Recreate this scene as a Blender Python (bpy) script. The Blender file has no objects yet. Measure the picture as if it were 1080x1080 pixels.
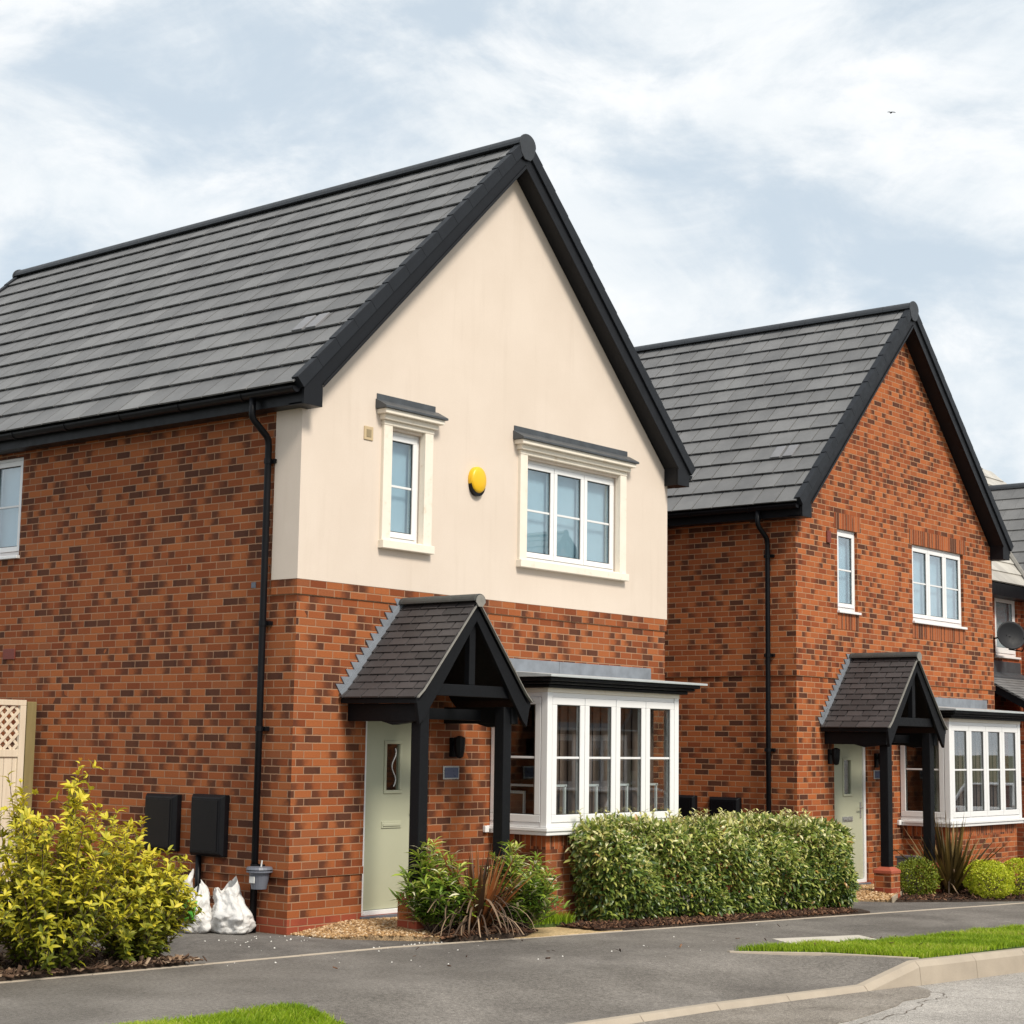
import bpy, bmesh, math, random
import numpy as np
from mathutils import Vector, Matrix

R = math.radians
C = bpy.context.scene.collection
rng = np.random.default_rng(7)
random.seed(7)

# ------------------------------------------------------------------ helpers
class MB:
    """collects shapes and links them as ONE mesh object"""
    def __init__(self, T=None):
        self.v = []; self.f = []; self.tone = []; self.T = T
    def raw(self, vs, fs, tone=None):
        n = len(self.v)
        for p in vs:
            self.v.append(self.T(*p) if self.T else tuple(p))
        self.f += [tuple(i + n for i in f) for f in fs]
        t = random.random() if tone is None else tone
        self.tone += [t] * len(vs)
        return self
    def box(self, x0, x1, y0, y1, z0, z1, tone=None):
        vs = [(x0,y0,z0),(x1,y0,z0),(x1,y1,z0),(x0,y1,z0),(x0,y0,z1),(x1,y0,z1),(x1,y1,z1),(x0,y1,z1)]
        return self.raw(vs, [(3,2,1,0),(4,5,6,7),(0,1,5,4),(1,2,6,5),(2,3,7,6),(3,0,4,7)], tone)
    def prism(self, poly, axis, a0, a1, tone=None):
        def pt(p, a):
            return {'x': (a, p[0], p[1]), 'y': (p[0], a, p[1]), 'z': (p[0], p[1], a)}[axis]
        n = len(poly)
        vs = [pt(p, a0) for p in poly] + [pt(p, a1) for p in poly]
        fs = [tuple(range(n))[::-1], tuple(range(n, 2*n))] + [(i, (i+1) % n, n + (i+1) % n, n + i) for i in range(n)]
        return self.raw(vs, fs, tone)
    def tube(self, pts, r, n=10, caps=True, tone=None):
        pts = [Vector(p) for p in pts]; rs = r if isinstance(r, (list, tuple)) else [r]*len(pts)
        vs = []; fs = []
        up0 = None
        for i, p in enumerate(pts):
            d = (pts[min(i+1, len(pts)-1)] - pts[max(i-1, 0)]).normalized()
            if up0 is None:
                up0 = d.orthogonal().normalized()
            a = (up0 - d * up0.dot(d)).normalized(); up0 = a; b = d.cross(a)
            for k in range(n):
                t = 2*math.pi*k/n
                vs.append(tuple(p + (a*math.cos(t) + b*math.sin(t))*rs[i]))
        for i in range(len(pts)-1):
            for k in range(n):
                fs.append((i*n+k, i*n+(k+1) % n, (i+1)*n+(k+1) % n, (i+1)*n+k))
        if caps:
            fs.append(tuple(range(n))[::-1]); fs.append(tuple(range((len(pts)-1)*n, len(pts)*n)))
        return self.raw(vs, fs, tone)
    def build(self, name, mat, parent=None, bevel=0, smooth=False, recalc=True):
        me = bpy.data.meshes.new(name)
        me.from_pydata(self.v, [], self.f)
        at = me.attributes.new('tone', 'FLOAT', 'POINT'); at.data.foreach_set('value', self.tone)
        if recalc:
            bm = bmesh.new(); bm.from_mesh(me); bmesh.ops.recalc_face_normals(bm, faces=bm.faces); bm.to_mesh(me); bm.free()
        if smooth:
            me.polygons.foreach_set('use_smooth', [True]*len(me.polygons))
        o = bpy.data.objects.new(name, me); C.objects.link(o)
        if mat: me.materials.append(mat)
        if parent: o.parent = parent
        if bevel:
            m = o.modifiers.new('edge', 'BEVEL'); m.width = bevel; m.segments = 2; m.limit_method = 'ANGLE'; m.angle_limit = R(40)
        return o

def tag(o, label=None, cat=None, group=None, kind=None):
    if label: o['label'] = label
    if cat: o['category'] = cat
    if group: o['group'] = group
    if kind: o['kind'] = kind
    return o
def empty(name, loc, label, cat, group=None, rz=0):
    o = bpy.data.objects.new(name, None); C.objects.link(o)
    o.location = loc; o.rotation_euler.z = rz; o.empty_display_size = .2
    return tag(o, label, cat, group)
def copy_tree(o, parent=None):
    c = o.copy(); C.objects.link(c)
    if parent:
        c.parent = parent
    for ch in list(o.children): copy_tree(ch, c)
    return c
def mesh_np(name, verts, faces, mat, tone=None, parent=None, smooth=False, flag=None):
    """verts (n,3), faces (m,k) with constant k"""
    me = bpy.data.meshes.new(name)
    n, m, k = len(verts), len(faces), faces.shape[1]
    me.vertices.add(n); me.vertices.foreach_set('co', np.ascontiguousarray(verts, np.float32).ravel())
    me.loops.add(m*k); me.loops.foreach_set('vertex_index', np.ascontiguousarray(faces, np.int32).ravel())
    me.polygons.add(m); me.polygons.foreach_set('loop_start', np.arange(0, m*k, k, dtype=np.int32))
    me.polygons.foreach_set('loop_total', np.full(m, k, np.int32))
    if tone is not None:
        at = me.attributes.new('tone', 'FLOAT', 'POINT'); at.data.foreach_set('value', np.ascontiguousarray(tone, np.float32))
    if flag is not None:
        at = me.attributes.new('along', 'FLOAT', 'POINT'); at.data.foreach_set('value', np.ascontiguousarray(flag, np.float32))
    me.update(calc_edges=True); me.validate()
    if smooth: me.polygons.foreach_set('use_smooth', [True]*m)
    o = bpy.data.objects.new(name, me); C.objects.link(o); me.materials.append(mat)
    if parent: o.parent = parent
    return o

# ------------------------------------------------------------------ materials
class NT:
    def __init__(self, name):
        self.m = bpy.data.materials.new(name); self.m.use_nodes = True
        self.t = self.m.node_tree; self.n = self.t.nodes
        self.b = self.n['Principled BSDF']
    def node(self, typ, **kw):
        x = self.n.new(typ)
        for k, v in kw.items(): setattr(x, k, v)
        return x
    def link(self, a, b): self.t.links.new(a, b)
    def setin(self, sock, v):
        if isinstance(v, bpy.types.NodeSocket): self.link(v, sock)
        elif v is not None: sock.default_value = v
    def math(self, op, a, b=None, c=None, clamp=False):
        x = self.node('ShaderNodeMath', operation=op, use_clamp=clamp)
        for i, v in enumerate((a, b, c)):
            if v is not None: self.setin(x.inputs[i], v)
        return x.outputs[0]
    def mix(self, f, a, b, blend='MIX'):
        x = self.node('ShaderNodeMix', data_type='RGBA', blend_type=blend)
        self.setin(x.inputs[0], f); self.setin(x.inputs[6], a if not isinstance(a, tuple) else (*a[:3], 1)); self.setin(x.inputs[7], b if not isinstance(b, tuple) else (*b[:3], 1))
        return x.outputs[2]
    def ss(self, v, lo, hi, o0=0., o1=1.):
        x = self.node('ShaderNodeMapRange', interpolation_type='SMOOTHSTEP')
        self.setin(x.inputs[0], v); x.inputs[1].default_value = lo; x.inputs[2].default_value = hi
        x.inputs[3].default_value = o0; x.inputs[4].default_value = o1
        return x.outputs[0]
    def noise(self, vec, scale, detail=4, rough=.55, dist=0):
        x = self.node('ShaderNodeTexNoise')
        if vec is not None: self.link(vec, x.inputs['Vector'])
        x.inputs['Scale'].default_value = scale; x.inputs['Detail'].default_value = detail
        x.inputs['Roughness'].default_value = rough; x.inputs['Distortion'].default_value = dist
        return x.outputs['Fac']
    def obj(self): return self.node('ShaderNodeTexCoord').outputs['Object']
    def pos(self): return self.node('ShaderNodeNewGeometry').outputs['Position']
    def ramp(self, f, cols):
        x = self.node('ShaderNodeValToRGB'); self.link(f, x.inputs[0])
        e = x.color_ramp.elements
        while len(e) < len(cols): e.new(.5)
        for i, (p, c) in enumerate(cols):
            e[i].position = p; e[i].color = (*c, 1)
        return x.outputs[0]
    def attr(self, name='tone'):
        return self.node('ShaderNodeAttribute', attribute_name=name).outputs['Fac']
    def bump(self, h, strength=.3, dist=.01):
        x = self.node('ShaderNodeBump'); self.link(h, x.inputs['Height']); x.inputs['Strength'].default_value = strength; x.inputs['Distance'].default_value = dist
        self.link(x.outputs[0], self.b.inputs['Normal'])
    def out(self, color=None, rough=None, spec=None):
        if color is not None: self.setin(self.b.inputs['Base Color'], color if not isinstance(color, tuple) else (*color, 1))
        if rough is not None: self.setin(self.b.inputs['Roughness'], rough)
        if spec is not None: self.b.inputs['Specular IOR Level'].default_value = spec
        return self.m

def plain(name, col, rough=.5, var=.12, scale=6, bump=0, bscale=40, spec=.5, fine=0.0):
    t = NT(name); p = t.pos()
    n = t.noise(p, scale, 5)
    c = t.mix(n, tuple(x*(1-var) for x in col), tuple(min(1, x*(1+var)) for x in col))
    if fine:
        c = t.mix(fine, c, t.mix(t.noise(p, 180, 2), tuple(x*.5 for x in col), tuple(min(1, x*1.5) for x in col)))
    if bump: t.bump(t.noise(p, bscale, 3), bump, .004)
    return t.out(c, t.ss(t.noise(p, scale*3, 3), .2, .8, rough*.85, min(1, rough*1.15)), spec)

def brick_mat(name, cols, dark=.27, mortar=(.36, .205, .122), seed=0., soldier=False, darkcol=(.062, .024, .015)):
    t = NT(name); tc = t.node('ShaderNodeTexCoord')
    s = t.node('ShaderNodeSeparateXYZ'); t.link(tc.outputs['Object'], s.inputs[0])
    ns = t.node('ShaderNodeSeparateXYZ'); t.link(tc.outputs['Normal'], ns.inputs[0])
    side = t.math('GREATER_THAN', t.math('ABSOLUTE', ns.outputs[0]), .5)
    mx = t.node('ShaderNodeMix', data_type='FLOAT'); t.link(side, mx.inputs[0]); t.link(s.outputs[0], mx.inputs[2]); t.link(s.outputs[1], mx.inputs[3])
    wob = t.noise(tc.outputs['Object'], 35, 2)
    u = t.math('ADD', mx.outputs[0], t.math('MULTIPLY', t.math('SUBTRACT', wob, .5), .006))
    v = t.math('ADD', s.outputs[2], 15.0)
    v = t.math('ADD', v, t.math('MULTIPLY', t.math('SUBTRACT', t.noise(tc.outputs['Object'], 22, 2), .5), .006))
    if soldier:
        row = t.math('FLOOR', t.math('DIVIDE', v, .45)); fv = t.math('MULTIPLY', t.math('FRACT', t.math('DIVIDE', v, .225)), .225)
        uu = t.math('DIVIDE', t.math('ADD', u, 3.), .075); bw = .075
        dv = t.math('ADD', fv, 1.0)
    else:
        q = t.math('DIVIDE', v, .075); row = t.math('FLOOR', q)
        fv = t.math('MULTIPLY', t.math('FRACT', q), .075); dv = fv
        wr = t.node('ShaderNodeTexWhiteNoise', noise_dimensions='1D'); t.link(t.math('ADD', row, seed), wr.inputs[1])
        off = t.math('ADD', t.math('MULTIPLY', t.math('MODULO', row, 2.), .5), t.math('MULTIPLY', wr.outputs[0], .12))
        uu = t.math('ADD', t.math('DIVIDE', t.math('ADD', u, 50.), .225), off); bw = .225
    col = t.math('FLOOR', uu); fu = t.math('FRACT', uu); du = t.math('MULTIPLY', fu, bw)
    cb = t.node('ShaderNodeCombineXYZ'); t.link(col, cb.inputs[0]); t.link(row, cb.inputs[1]); t.link(t.math('ADD', t.math('MULTIPLY', side, 17.), seed), cb.inputs[2])
    w1 = t.node('ShaderNodeTexWhiteNoise', noise_dimensions='3D'); t.link(cb.outputs[0], w1.inputs[0])
    sc = t.node('ShaderNodeSeparateColor'); t.link(w1.outputs[1], sc.inputs[0])
    # mortar joints
    mu = t.math('MINIMUM', du, t.math('SUBTRACT', bw, du)); mv = t.math('MINIMUM', dv, t.math('SUBTRACT', .075 if not soldier else 9., dv))
    joint = t.ss(t.math('MINIMUM', mu, mv), .0034, .0070)      # 0 in the joint, 1 on the brick
    base = t.ramp(sc.outputs[0], [(0, cols[0]), (.35, cols[1]), (.7, cols[2]), (1, cols[3])])
    # burnt bricks, mostly dark at one end
    flip = t.math('GREATER_THAN', sc.outputs[2], .5)
    g = t.math('ABSOLUTE', t.math('SUBTRACT', fu, flip))
    g = t.math('ADD', g, t.math('MULTIPLY', t.math('SUBTRACT', t.noise(tc.outputs['Object'], 14, 4), .5), .7))
    burnt = t.ss(g, .80, .22)
    wh = t.math('GREATER_THAN', w1.outputs[0], .80); burnt = t.math('MAXIMUM', burnt, t.math('MULTIPLY', wh, .92))
    patch = t.noise(tc.outputs['Object'], .9, 3)
    isd = t.math('LESS_THAN', sc.outputs[1], t.math('ADD', dark - .12, t.math('MULTIPLY', patch, .24)))
    burnt = t.math('MULTIPLY', t.math('MULTIPLY', burnt, isd), t.math('ADD', .66, t.math('MULTIPLY', sc.outputs[0], .30)))
    c = t.mix(burnt, base, darkcol)
    grit = t.noise(tc.outputs['Object'], 95, 4, .7)
    c = t.mix(.55, c, t.mix(grit, (.35,.35,.35), (1.65,1.65,1.65)), 'MULTIPLY')
    big = t.noise(tc.outputs['Object'], .55, 4)
    c = t.mix(.5, c, t.mix(big, (.72,.72,.74), (1.28,1.26,1.22)), 'MULTIPLY')
    # engineering brick for the two lowest courses
    low = t.math('LESS_THAN', v, 15.15)
    c = t.mix(t.math('MULTIPLY', low, .75), c, (.30, .062, .035))
    mo = t.mix(t.noise(tc.outputs['Object'], 3, 4), tuple(x*.72 for x in mortar), tuple(x*1.15 for x in mortar))
    c = t.mix(joint, mo, c)
    h = t.math('ADD', t.math('MULTIPLY', joint, 1.), t.math('MULTIPLY', grit, .35))
    t.bump(h, .55, .006)
    return t.out(c, .88, .25)

M = {}
M['brick_a'] = brick_mat('multi_red_brick', [(.185,.047,.016), (.270,.075,.024), (.345,.107,.034), (.235,.075,.030)], .48, seed=3.)
M['brick_b'] = brick_mat('orange_red_brick', [(.23,.056,.018), (.33,.088,.027), (.41,.122,.037), (.27,.076,.027)], .46, seed=41., mortar=(.43,.245,.14))
M['soldier'] = brick_mat('soldier_brick', [(.24,.060,.020), (.33,.088,.028), (.39,.112,.036), (.27,.076,.028)], .5, seed=9., soldier=True)
M['brick_c'] = brick_mat('far_red_brick', [(.26,.06,.024), (.31,.075,.029), (.35,.09,.033), (.24,.065,.03)], .25, seed=77.)
def engineering():
    t = NT('red_engineering_brick'); p = t.pos()
    c = t.mix(t.noise(p, 12, 4), (.28,.06,.03), (.42,.11,.06)); t.bump(t.noise(p, 90, 3), .3, .004)
    return t.out(c, .7, .4)
M['red_cap'] = engineering()

def render_mat():
    t = NT('cream_render'); p = t.pos()
    a = t.noise(p, 1.1, 5); c = t.mix(t.ss(a, .3, .7), (.655,.56,.475), (.69,.595,.51))
    mp = t.node('ShaderNodeMapping'); mp.inputs['Scale'].default_value = (9, 9, .7); t.link(p, mp.inputs[0])
    st = t.ss(t.noise(mp.outputs[0], 1.0, 5, .6), .52, .78)
    c = t.mix(t.math('MULTIPLY', st, .13), c, (.45,.36,.28))
    f = t.noise(p, 120, 3, .7)
    c = t.mix(.16, c, t.mix(f, (.4,.4,.4), (1.5,1.5,1.5)), 'MULTIPLY')
    t.bump(t.math('ADD', f, t.math('MULTIPLY', t.noise(p, 6, 3), .9)), .22, .004)
    return t.out(c, .92, .2)
M['render'] = render_mat()
def stone_mat():
    t = NT('cream_cast_stone'); p = t.pos()
    c = t.mix(t.noise(p, 5, 5), (.74,.67,.57), (.84,.78,.68))
    c = t.mix(t.math('MULTIPLY', t.ss(t.noise(p, 9, 5, .65), .55, .8), .5), c, (.56,.42,.27))
    t.bump(t.noise(p, 70, 3), .15, .003)
    return t.out(c, .8, .25)
M['stone'] = stone_mat()
M['upvc'] = plain('white_upvc', (.80,.80,.80), .32, .03, 3)
M['bead'] = plain('white_glazing_bead', (.74,.74,.74), .35, .03, 3)
M['gasket'] = plain('black_gasket', (.02,.02,.02), .6)
M['black'] = plain('black_painted_timber', (.0055,.006,.0075), .55, .3, 9, .12, 60, spec=.18)
M['plastic'] = plain('black_plastic', (.0045,.0045,.006), .42, .2, 5, spec=.2)
M['fascia'] = plain('dark_fascia_board', (.0075,.008,.010), .42, .2, 4, spec=.2)
M['verge'] = plain('slate_grey_verge', (.014,.016,.020), .5, .25, 5, spec=.2)
M['lead'] = plain('weathered_lead', (.20,.22,.25), .42, .45, 7, .25, 16)
M['lead_dark'] = plain('dark_lead', (.055,.062,.07), .5, .5, 9, .25, 16)
M['lead_edge'] = plain('pale_lead_edge', (.42,.45,.46), .4, .2, 8)
M['yellow'] = plain('yellow_plastic', (.80,.47,.01), .38, .06, 8)
M['metal'] = plain('brushed_steel', (.55,.55,.53), .3, .1, 20)
M['metal'].node_tree.nodes['Principled BSDF'].inputs['Metallic'].default_value = .8
M['door'] = plain('sage_green_door', (.43,.435,.315), .48, .035, 4, .10, 55)
M['plaque'] = plain('slate_plaque', (.08,.09,.15), .3, .15, 12)
M['grey_plastic'] = plain('grey_plastic', (.13,.14,.17), .45, .15, 10)
M['dish'] = plain('dark_dish_coating', (.022,.023,.026), .55, .15, 10, spec=.2)
M['vent_tile'] = plain('pale_grey_tile_vent', (.20,.20,.21), .5, .2, 8)
M['crack'] = plain('dirt_filled_crack', (.11,.085,.065), .9, .4, 20)
M['paper'] = plain('paper_label', (.62,.62,.60), .6, .08, 30)
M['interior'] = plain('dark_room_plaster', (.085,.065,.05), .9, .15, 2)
M['vent'] = plain('buff_vent', (.52,.40,.24), .7, .1, 20)
M['vent_hole'] = plain('vent_shadow_grille', (.28,.22,.13), .8, .1, 20)
M['red_vent'] = plain('red_vent', (.17,.035,.022), .6, .1, 20)
M['mortar'] = plain('pale_mortar_fillet', (.22,.21,.19), .9, .3, 14, .3, 50)
M['blind'] = plain('sky_tinted_blind', (.66,.77,.84), .8, .05, 3)  # white blind; blue sky reflection is put into its colour
M['curtain'] = plain('taupe_vertical_blind', (.22,.145,.115), .85, .15, 4)
M['white_wood'] = plain('white_painted_frame', (.7,.69,.66), .5, .05, 6)
M['picture'] = plain('brown_picture', (.20,.09,.05), .6, .3, 12)
M['pvc_white'] = plain('white_pebble', (.7,.68,.63), .8, .2, 30)

def glass(name, tint=(.93,.95,.95), boost=1.5):
    t = NT(name); n = t.n; n.remove(t.b)
    lw = t.node('ShaderNodeLayerWeight'); lw.inputs[0].default_value = .5
    f = t.math('MULTIPLY', t.math('ADD', t.math('MULTIPLY', t.math('POWER', lw.outputs['Facing'], 4.), .9), .045), boost, clamp=True)
    tr = t.node('ShaderNodeBsdfTransparent'); tr.inputs[0].default_value = (*tint, 1)
    gl = t.node('ShaderNodeBsdfGlossy'); gl.inputs['Roughness'].default_value = .012; gl.inputs[0].default_value = (.96,.98,1,1)
    bp = t.node('ShaderNodeBump'); bp.inputs['Strength'].default_value = .035; bp.inputs['Distance'].default_value = .01
    t.link(t.noise(t.pos(), 1.3, 2), bp.inputs['Height']); t.link(bp.outputs[0], gl.inputs['Normal'])
    mx = t.node('ShaderNodeMixShader'); t.link(f, mx.inputs[0]); t.link(tr.outputs[0], mx.inputs[1]); t.link(gl.outputs[0], mx.inputs[2])
    t.link(mx.outputs[0], n['Material Output'].inputs[0])
    return t.m
M['glass'] = glass('window_glass', (.86,.89,.89), 1.35)
M['glass_up'] = glass('upper_window_glass', (.80,.86,.88), 2.3)

def tile_mat(name, c0, c1, rough=.62, lich=.15):
    t = NT(name); p = t.obj()
    c = t.mix(t.attr(), c0, c1)
    c = t.mix(.5, c, t.mix(t.ss(t.noise(p, 1.6, 6, .65), .3, .7), (.72,.72,.72), (1.28,1.27,1.25)), 'MULTIPLY')
    f = t.noise(p, 60, 4, .7)
    c = t.mix(.3, c, t.mix(f, (.5,.5,.5), (1.5,1.5,1.5)), 'MULTIPLY')
    c = t.mix(t.math('MULTIPLY', t.ss(t.noise(p, 7, 5, .7), .6, .8), lich), c, (.27,.25,.21))
    t.bump(f, .2, .004)
    return t.out(c, rough, .4)
M['tile'] = tile_mat('grey_concrete_tile', (.132,.132,.134), (.172,.172,.174))
M['tile_porch'] = tile_mat('brown_black_plain_tile', (.038,.034,.035), (.060,.053,.054), .6, .06)
M['tile_far_sunlit'] = tile_mat('far_sunlit_tile', (.36,.34,.31), (.44,.42,.38), .6)  # far front slope: sunshine put into the colour as a paler grey
M['ridge'] = plain('dark_ridge_tile', (.025,.028,.033), .5, .3, 5, .15, 60)
M['ridge_porch'] = plain('porch_ridge_tile', (.05,.052,.05), .6, .35, 6, .2, 50)

def ground_mat(name, c0, c1, speck=.5, scale=1.3, sscale=140, stain=(.04,.04,.04), stain_amt=.35, rough=.9, pale=None, bump=.35):
    t = NT(name); p = t.pos()
    c = t.mix(t.ss(t.noise(p, scale, 6, .62), .32, .68), c0, c1)
    st = t.math('MULTIPLY', t.ss(t.noise(p, scale*.55, 6, .65, .8), .46, .66), t.ss(t.noise(p, 7, 4, .7), .25, .7, .55, 1.))
    c = t.mix(t.math('MULTIPLY', st, stain_amt), c, stain)
    md = t.ss(t.noise(p, 30, 5, .8), .3, .7)
    c = t.mix(.6, c, t.mix(md, (.45,.45,.45), (1.55,1.55,1.55)), 'MULTIPLY')
    s = t.ss(t.noise(p, sscale, 3, .75), .3, .7)
    c = t.mix(speck, c, t.mix(s, (.3,.3,.3), (1.7,1.7,1.7)), 'MULTIPLY')
    if pale:
        vo = t.node('ShaderNodeTexVoronoi'); vo.inputs['Scale'].default_value = 75; t.link(p, vo.inputs[0])
        c = t.mix(t.math('MULTIPLY', t.ss(vo.outputs['Distance'], .34, .16), pale[1]), c, pale[0])
    t.bump(s, bump, .006)
    return t.out(c, rough, .3)
M['tarmac'] = ground_mat('worn_grey_tarmac', (.125,.113,.100), (.205,.187,.168), .6, .7, 150, (.085,.076,.069), .7)
M['tarmac_drive'] = ground_mat('driveway_tarmac', (.115,.105,.095), (.19,.174,.158), .6, 1., 150, (.065,.059,.055), .75)
M['road'] = ground_mat('pale_chipped_road', (.30,.28,.255), (.38,.355,.325), .7, 1.2, 120, (.14,.13,.118), .4, pale=((.42,.40,.37), .5))
M['road_patch'] = ground_mat('worn_road_patch', (.185,.163,.138), (.255,.228,.197), .75, 2.0, 110, (.085,.072,.06), .45, pale=((.32,.28,.23), .3))
M['edging'] = plain('pale_concrete_edging', (.40,.34,.27), .9, .35, 5, .3, 60, fine=.25)
M['kerb'] = plain('cream_concrete_kerb', (.36,.305,.24), .9, .35, 3.2, .35, 55, fine=.3)
M['slab'] = plain('pale_paving_slab', (.50,.46,.40), .9, .12, 6, .2, 60, fine=.2)
M['buff'] = ground_mat('buff_paving', (.42,.30,.15), (.54,.40,.22), .3, 2.5, 130, (.36,.25,.12), .3)
M['soil'] = ground_mat('dark_soil', (.030,.020,.014), (.06,.04,.028), .6, 4, 60, (.02,.014,.01), .4)
M['earth'] = ground_mat('distant_earth', (.06,.07,.03), (.10,.11,.05), .4, .3, 40)
M['turf'] = plain('turf_soil', (.05,.085,.012), .95, .3, 6)
M['gravel_base'] = ground_mat('gravel_bed', (.24,.16,.09), (.36,.25,.14), .8, 6, 90, (.14,.09,.05), .5)

def tone_mat(name, cols, rough=.6, spec=.4, trans=0, along=None, gloss_var=False):
    t = NT(name)
    f = t.attr()
    c = t.ramp(f, cols)
    if along:
        c = t.mix(t.math('MULTIPLY', t.ss(t.attr('along'), along[1], along[2]), along[3]), c, along[0])
    c = t.mix(.3, c, t.mix(t.noise(t.pos(), 45, 2), (.6,.6,.6), (1.4,1.4,1.4)), 'MULTIPLY')
    t.out(c, rough, spec)
    if trans:
        tl = t.node('ShaderNodeBsdfTranslucent'); t.link(c, tl.inputs[0])
        mx = t.node('ShaderNodeMixShader'); mx.inputs[0].default_value = trans
        o = t.n['Material Output']; t.link(t.b.outputs[0], mx.inputs[1]); t.link(tl.outputs[0], mx.inputs[2]); t.link(mx.outputs[0], o.inputs[0])
    return t.m
M['pebble'] = tone_mat('golden_gravel', [(0,(.16,.085,.035)), (.35,(.34,.195,.08)), (.7,(.48,.30,.14)), (1,(.64,.50,.34))], .75)
M['bark'] = tone_mat('bark_chip', [(0,(.025,.014,.010)), (.5,(.075,.037,.022)), (.85,(.16,.08,.045)), (1,(.34,.20,.12))], .9, .2)
M['bark_pale'] = tone_mat('pale_bark_chip', [(0,(.05,.03,.022)), (.5,(.14,.085,.055)), (.8,(.26,.17,.11)), (1,(.46,.35,.25))], .9, .2)
M['grass'] = tone_mat('mown_grass', [(0,(.12,.21,.008)), (.45,(.25,.38,.014)), (.8,(.38,.49,.03)), (1,(.50,.50,.12))], .55, .3, .3)
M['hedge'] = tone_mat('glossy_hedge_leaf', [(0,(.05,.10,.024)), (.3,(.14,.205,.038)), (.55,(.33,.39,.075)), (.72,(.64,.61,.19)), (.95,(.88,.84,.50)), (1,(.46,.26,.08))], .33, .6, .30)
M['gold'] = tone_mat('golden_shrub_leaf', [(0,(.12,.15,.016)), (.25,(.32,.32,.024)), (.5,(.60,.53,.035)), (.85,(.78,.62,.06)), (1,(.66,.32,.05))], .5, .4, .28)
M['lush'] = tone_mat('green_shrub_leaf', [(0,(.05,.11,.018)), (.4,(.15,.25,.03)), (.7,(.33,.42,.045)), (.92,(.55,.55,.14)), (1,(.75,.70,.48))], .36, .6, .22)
M['flax'] = tone_mat('bronze_flax_leaf', [(0,(.05,.030,.016)), (.45,(.15,.065,.024)), (.8,(.36,.11,.03)), (1,(.50,.34,.16))], .5, .4, .2)
M['flax_olive'] = tone_mat('olive_flax_leaf', [(0,(.035,.022,.012)), (.4,(.095,.066,.020)), (.75,(.19,.125,.034)), (1,(.40,.25,.11))], .45, .4, .2)
M['straw'] = tone_mat('dead_leaf_straw', [(0,(.03,.018,.012)), (.6,(.10,.062,.038)), (1,(.32,.22,.14))], .8)
M['box'] = tone_mat('box_ball_leaf', [(0,(.20,.27,.012)), (.4,(.44,.51,.02)), (.8,(.66,.68,.05)), (1,(.76,.74,.14))], .45, .4, .28)
M['box_dark'] = tone_mat('darker_box_leaf', [(0,(.055,.09,.010)), (.5,(.17,.22,.016)), (1,(.36,.40,.04))], .5, .4, .2)
M['twig'] = plain('brown_twig', (.10,.065,.045), .9, .4, 30)
def sack():
    t = NT('white_plastic_sack'); p = t.obj()
    c = t.mix(t.noise(p, 7, 5), (.52,.50,.48), (.74,.73,.71))
    c = t.mix(t.math('MULTIPLY', t.ss(t.noise(p, 5, 5, .7), .55, .75), .45), c, (.36,.29,.24))
    t.bump(t.noise(p, 24, 5, .65, .8), .45, .02)
    return t.out(c, .38, .5)
M['sack'] = sack()
M['green_print'] = plain('green_print', (.07,.34,.025), .5, .12, 15)
def wood(name, a, b):
    t = NT(name); p = t.obj()
    mp = t.node('ShaderNodeMapping'); mp.inputs['Scale'].default_value = (30, 30, 2.); t.link(p, mp.inputs[0])
    c = t.mix(t.noise(mp.outputs[0], 1.2, 5, .6, .5), a, b); t.bump(t.noise(mp.outputs[0], 3, 3), .2, .004)
    return t.out(c, .8, .25)
M['fence'] = wood('pale_treated_timber', (.56,.46,.34), (.82,.72,.58))
M['fence_post'] = wood('greenish_treated_timber', (.17,.13,.055), (.30,.24,.11))
M['grey_timber'] = wood('weathered_timber', (.30,.25,.18), (.5,.42,.32))
M['car'] = plain('silver_car_paint', (.62,.64,.66), .22, .03, 2)
M['tyre'] = plain('tyre_rubber', (.02,.02,.02), .8)
M['car_glass'] = plain('dark_car_glass', (.02,.025,.03), .05, .1, 2)
M['red_lamp'] = plain('red_lamp', (.5,.02,.02), .2, .1, 9)
M['bird'] = plain('dark_feather', (.02,.02,.022), .8)

# ------------------------------------------------------------------ frame of the street
def zg(x): return -.015*max(0., min(x, 20.))
SL = -.12
def Ye(x): return -1.35 + SL*x      # house side of the pavement
def Yv(x): return -3.46 + SL*x      # pavement / verge line
def Yk(x): return -4.76 - .10*x      # face of the kerb

# ------------------------------------------------------------------ house
W, L, ZE = 6.26, 9.15, 5.05
EX, EZ, RX, RZ = -.275, 5.24, 3.13, 8.58
TH = math.atan2(RZ-EZ, RX-EX); SLOPE = math.hypot(RZ-EZ, RX-EX); ct, st_ = math.cos(TH), math.sin(TH)

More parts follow.
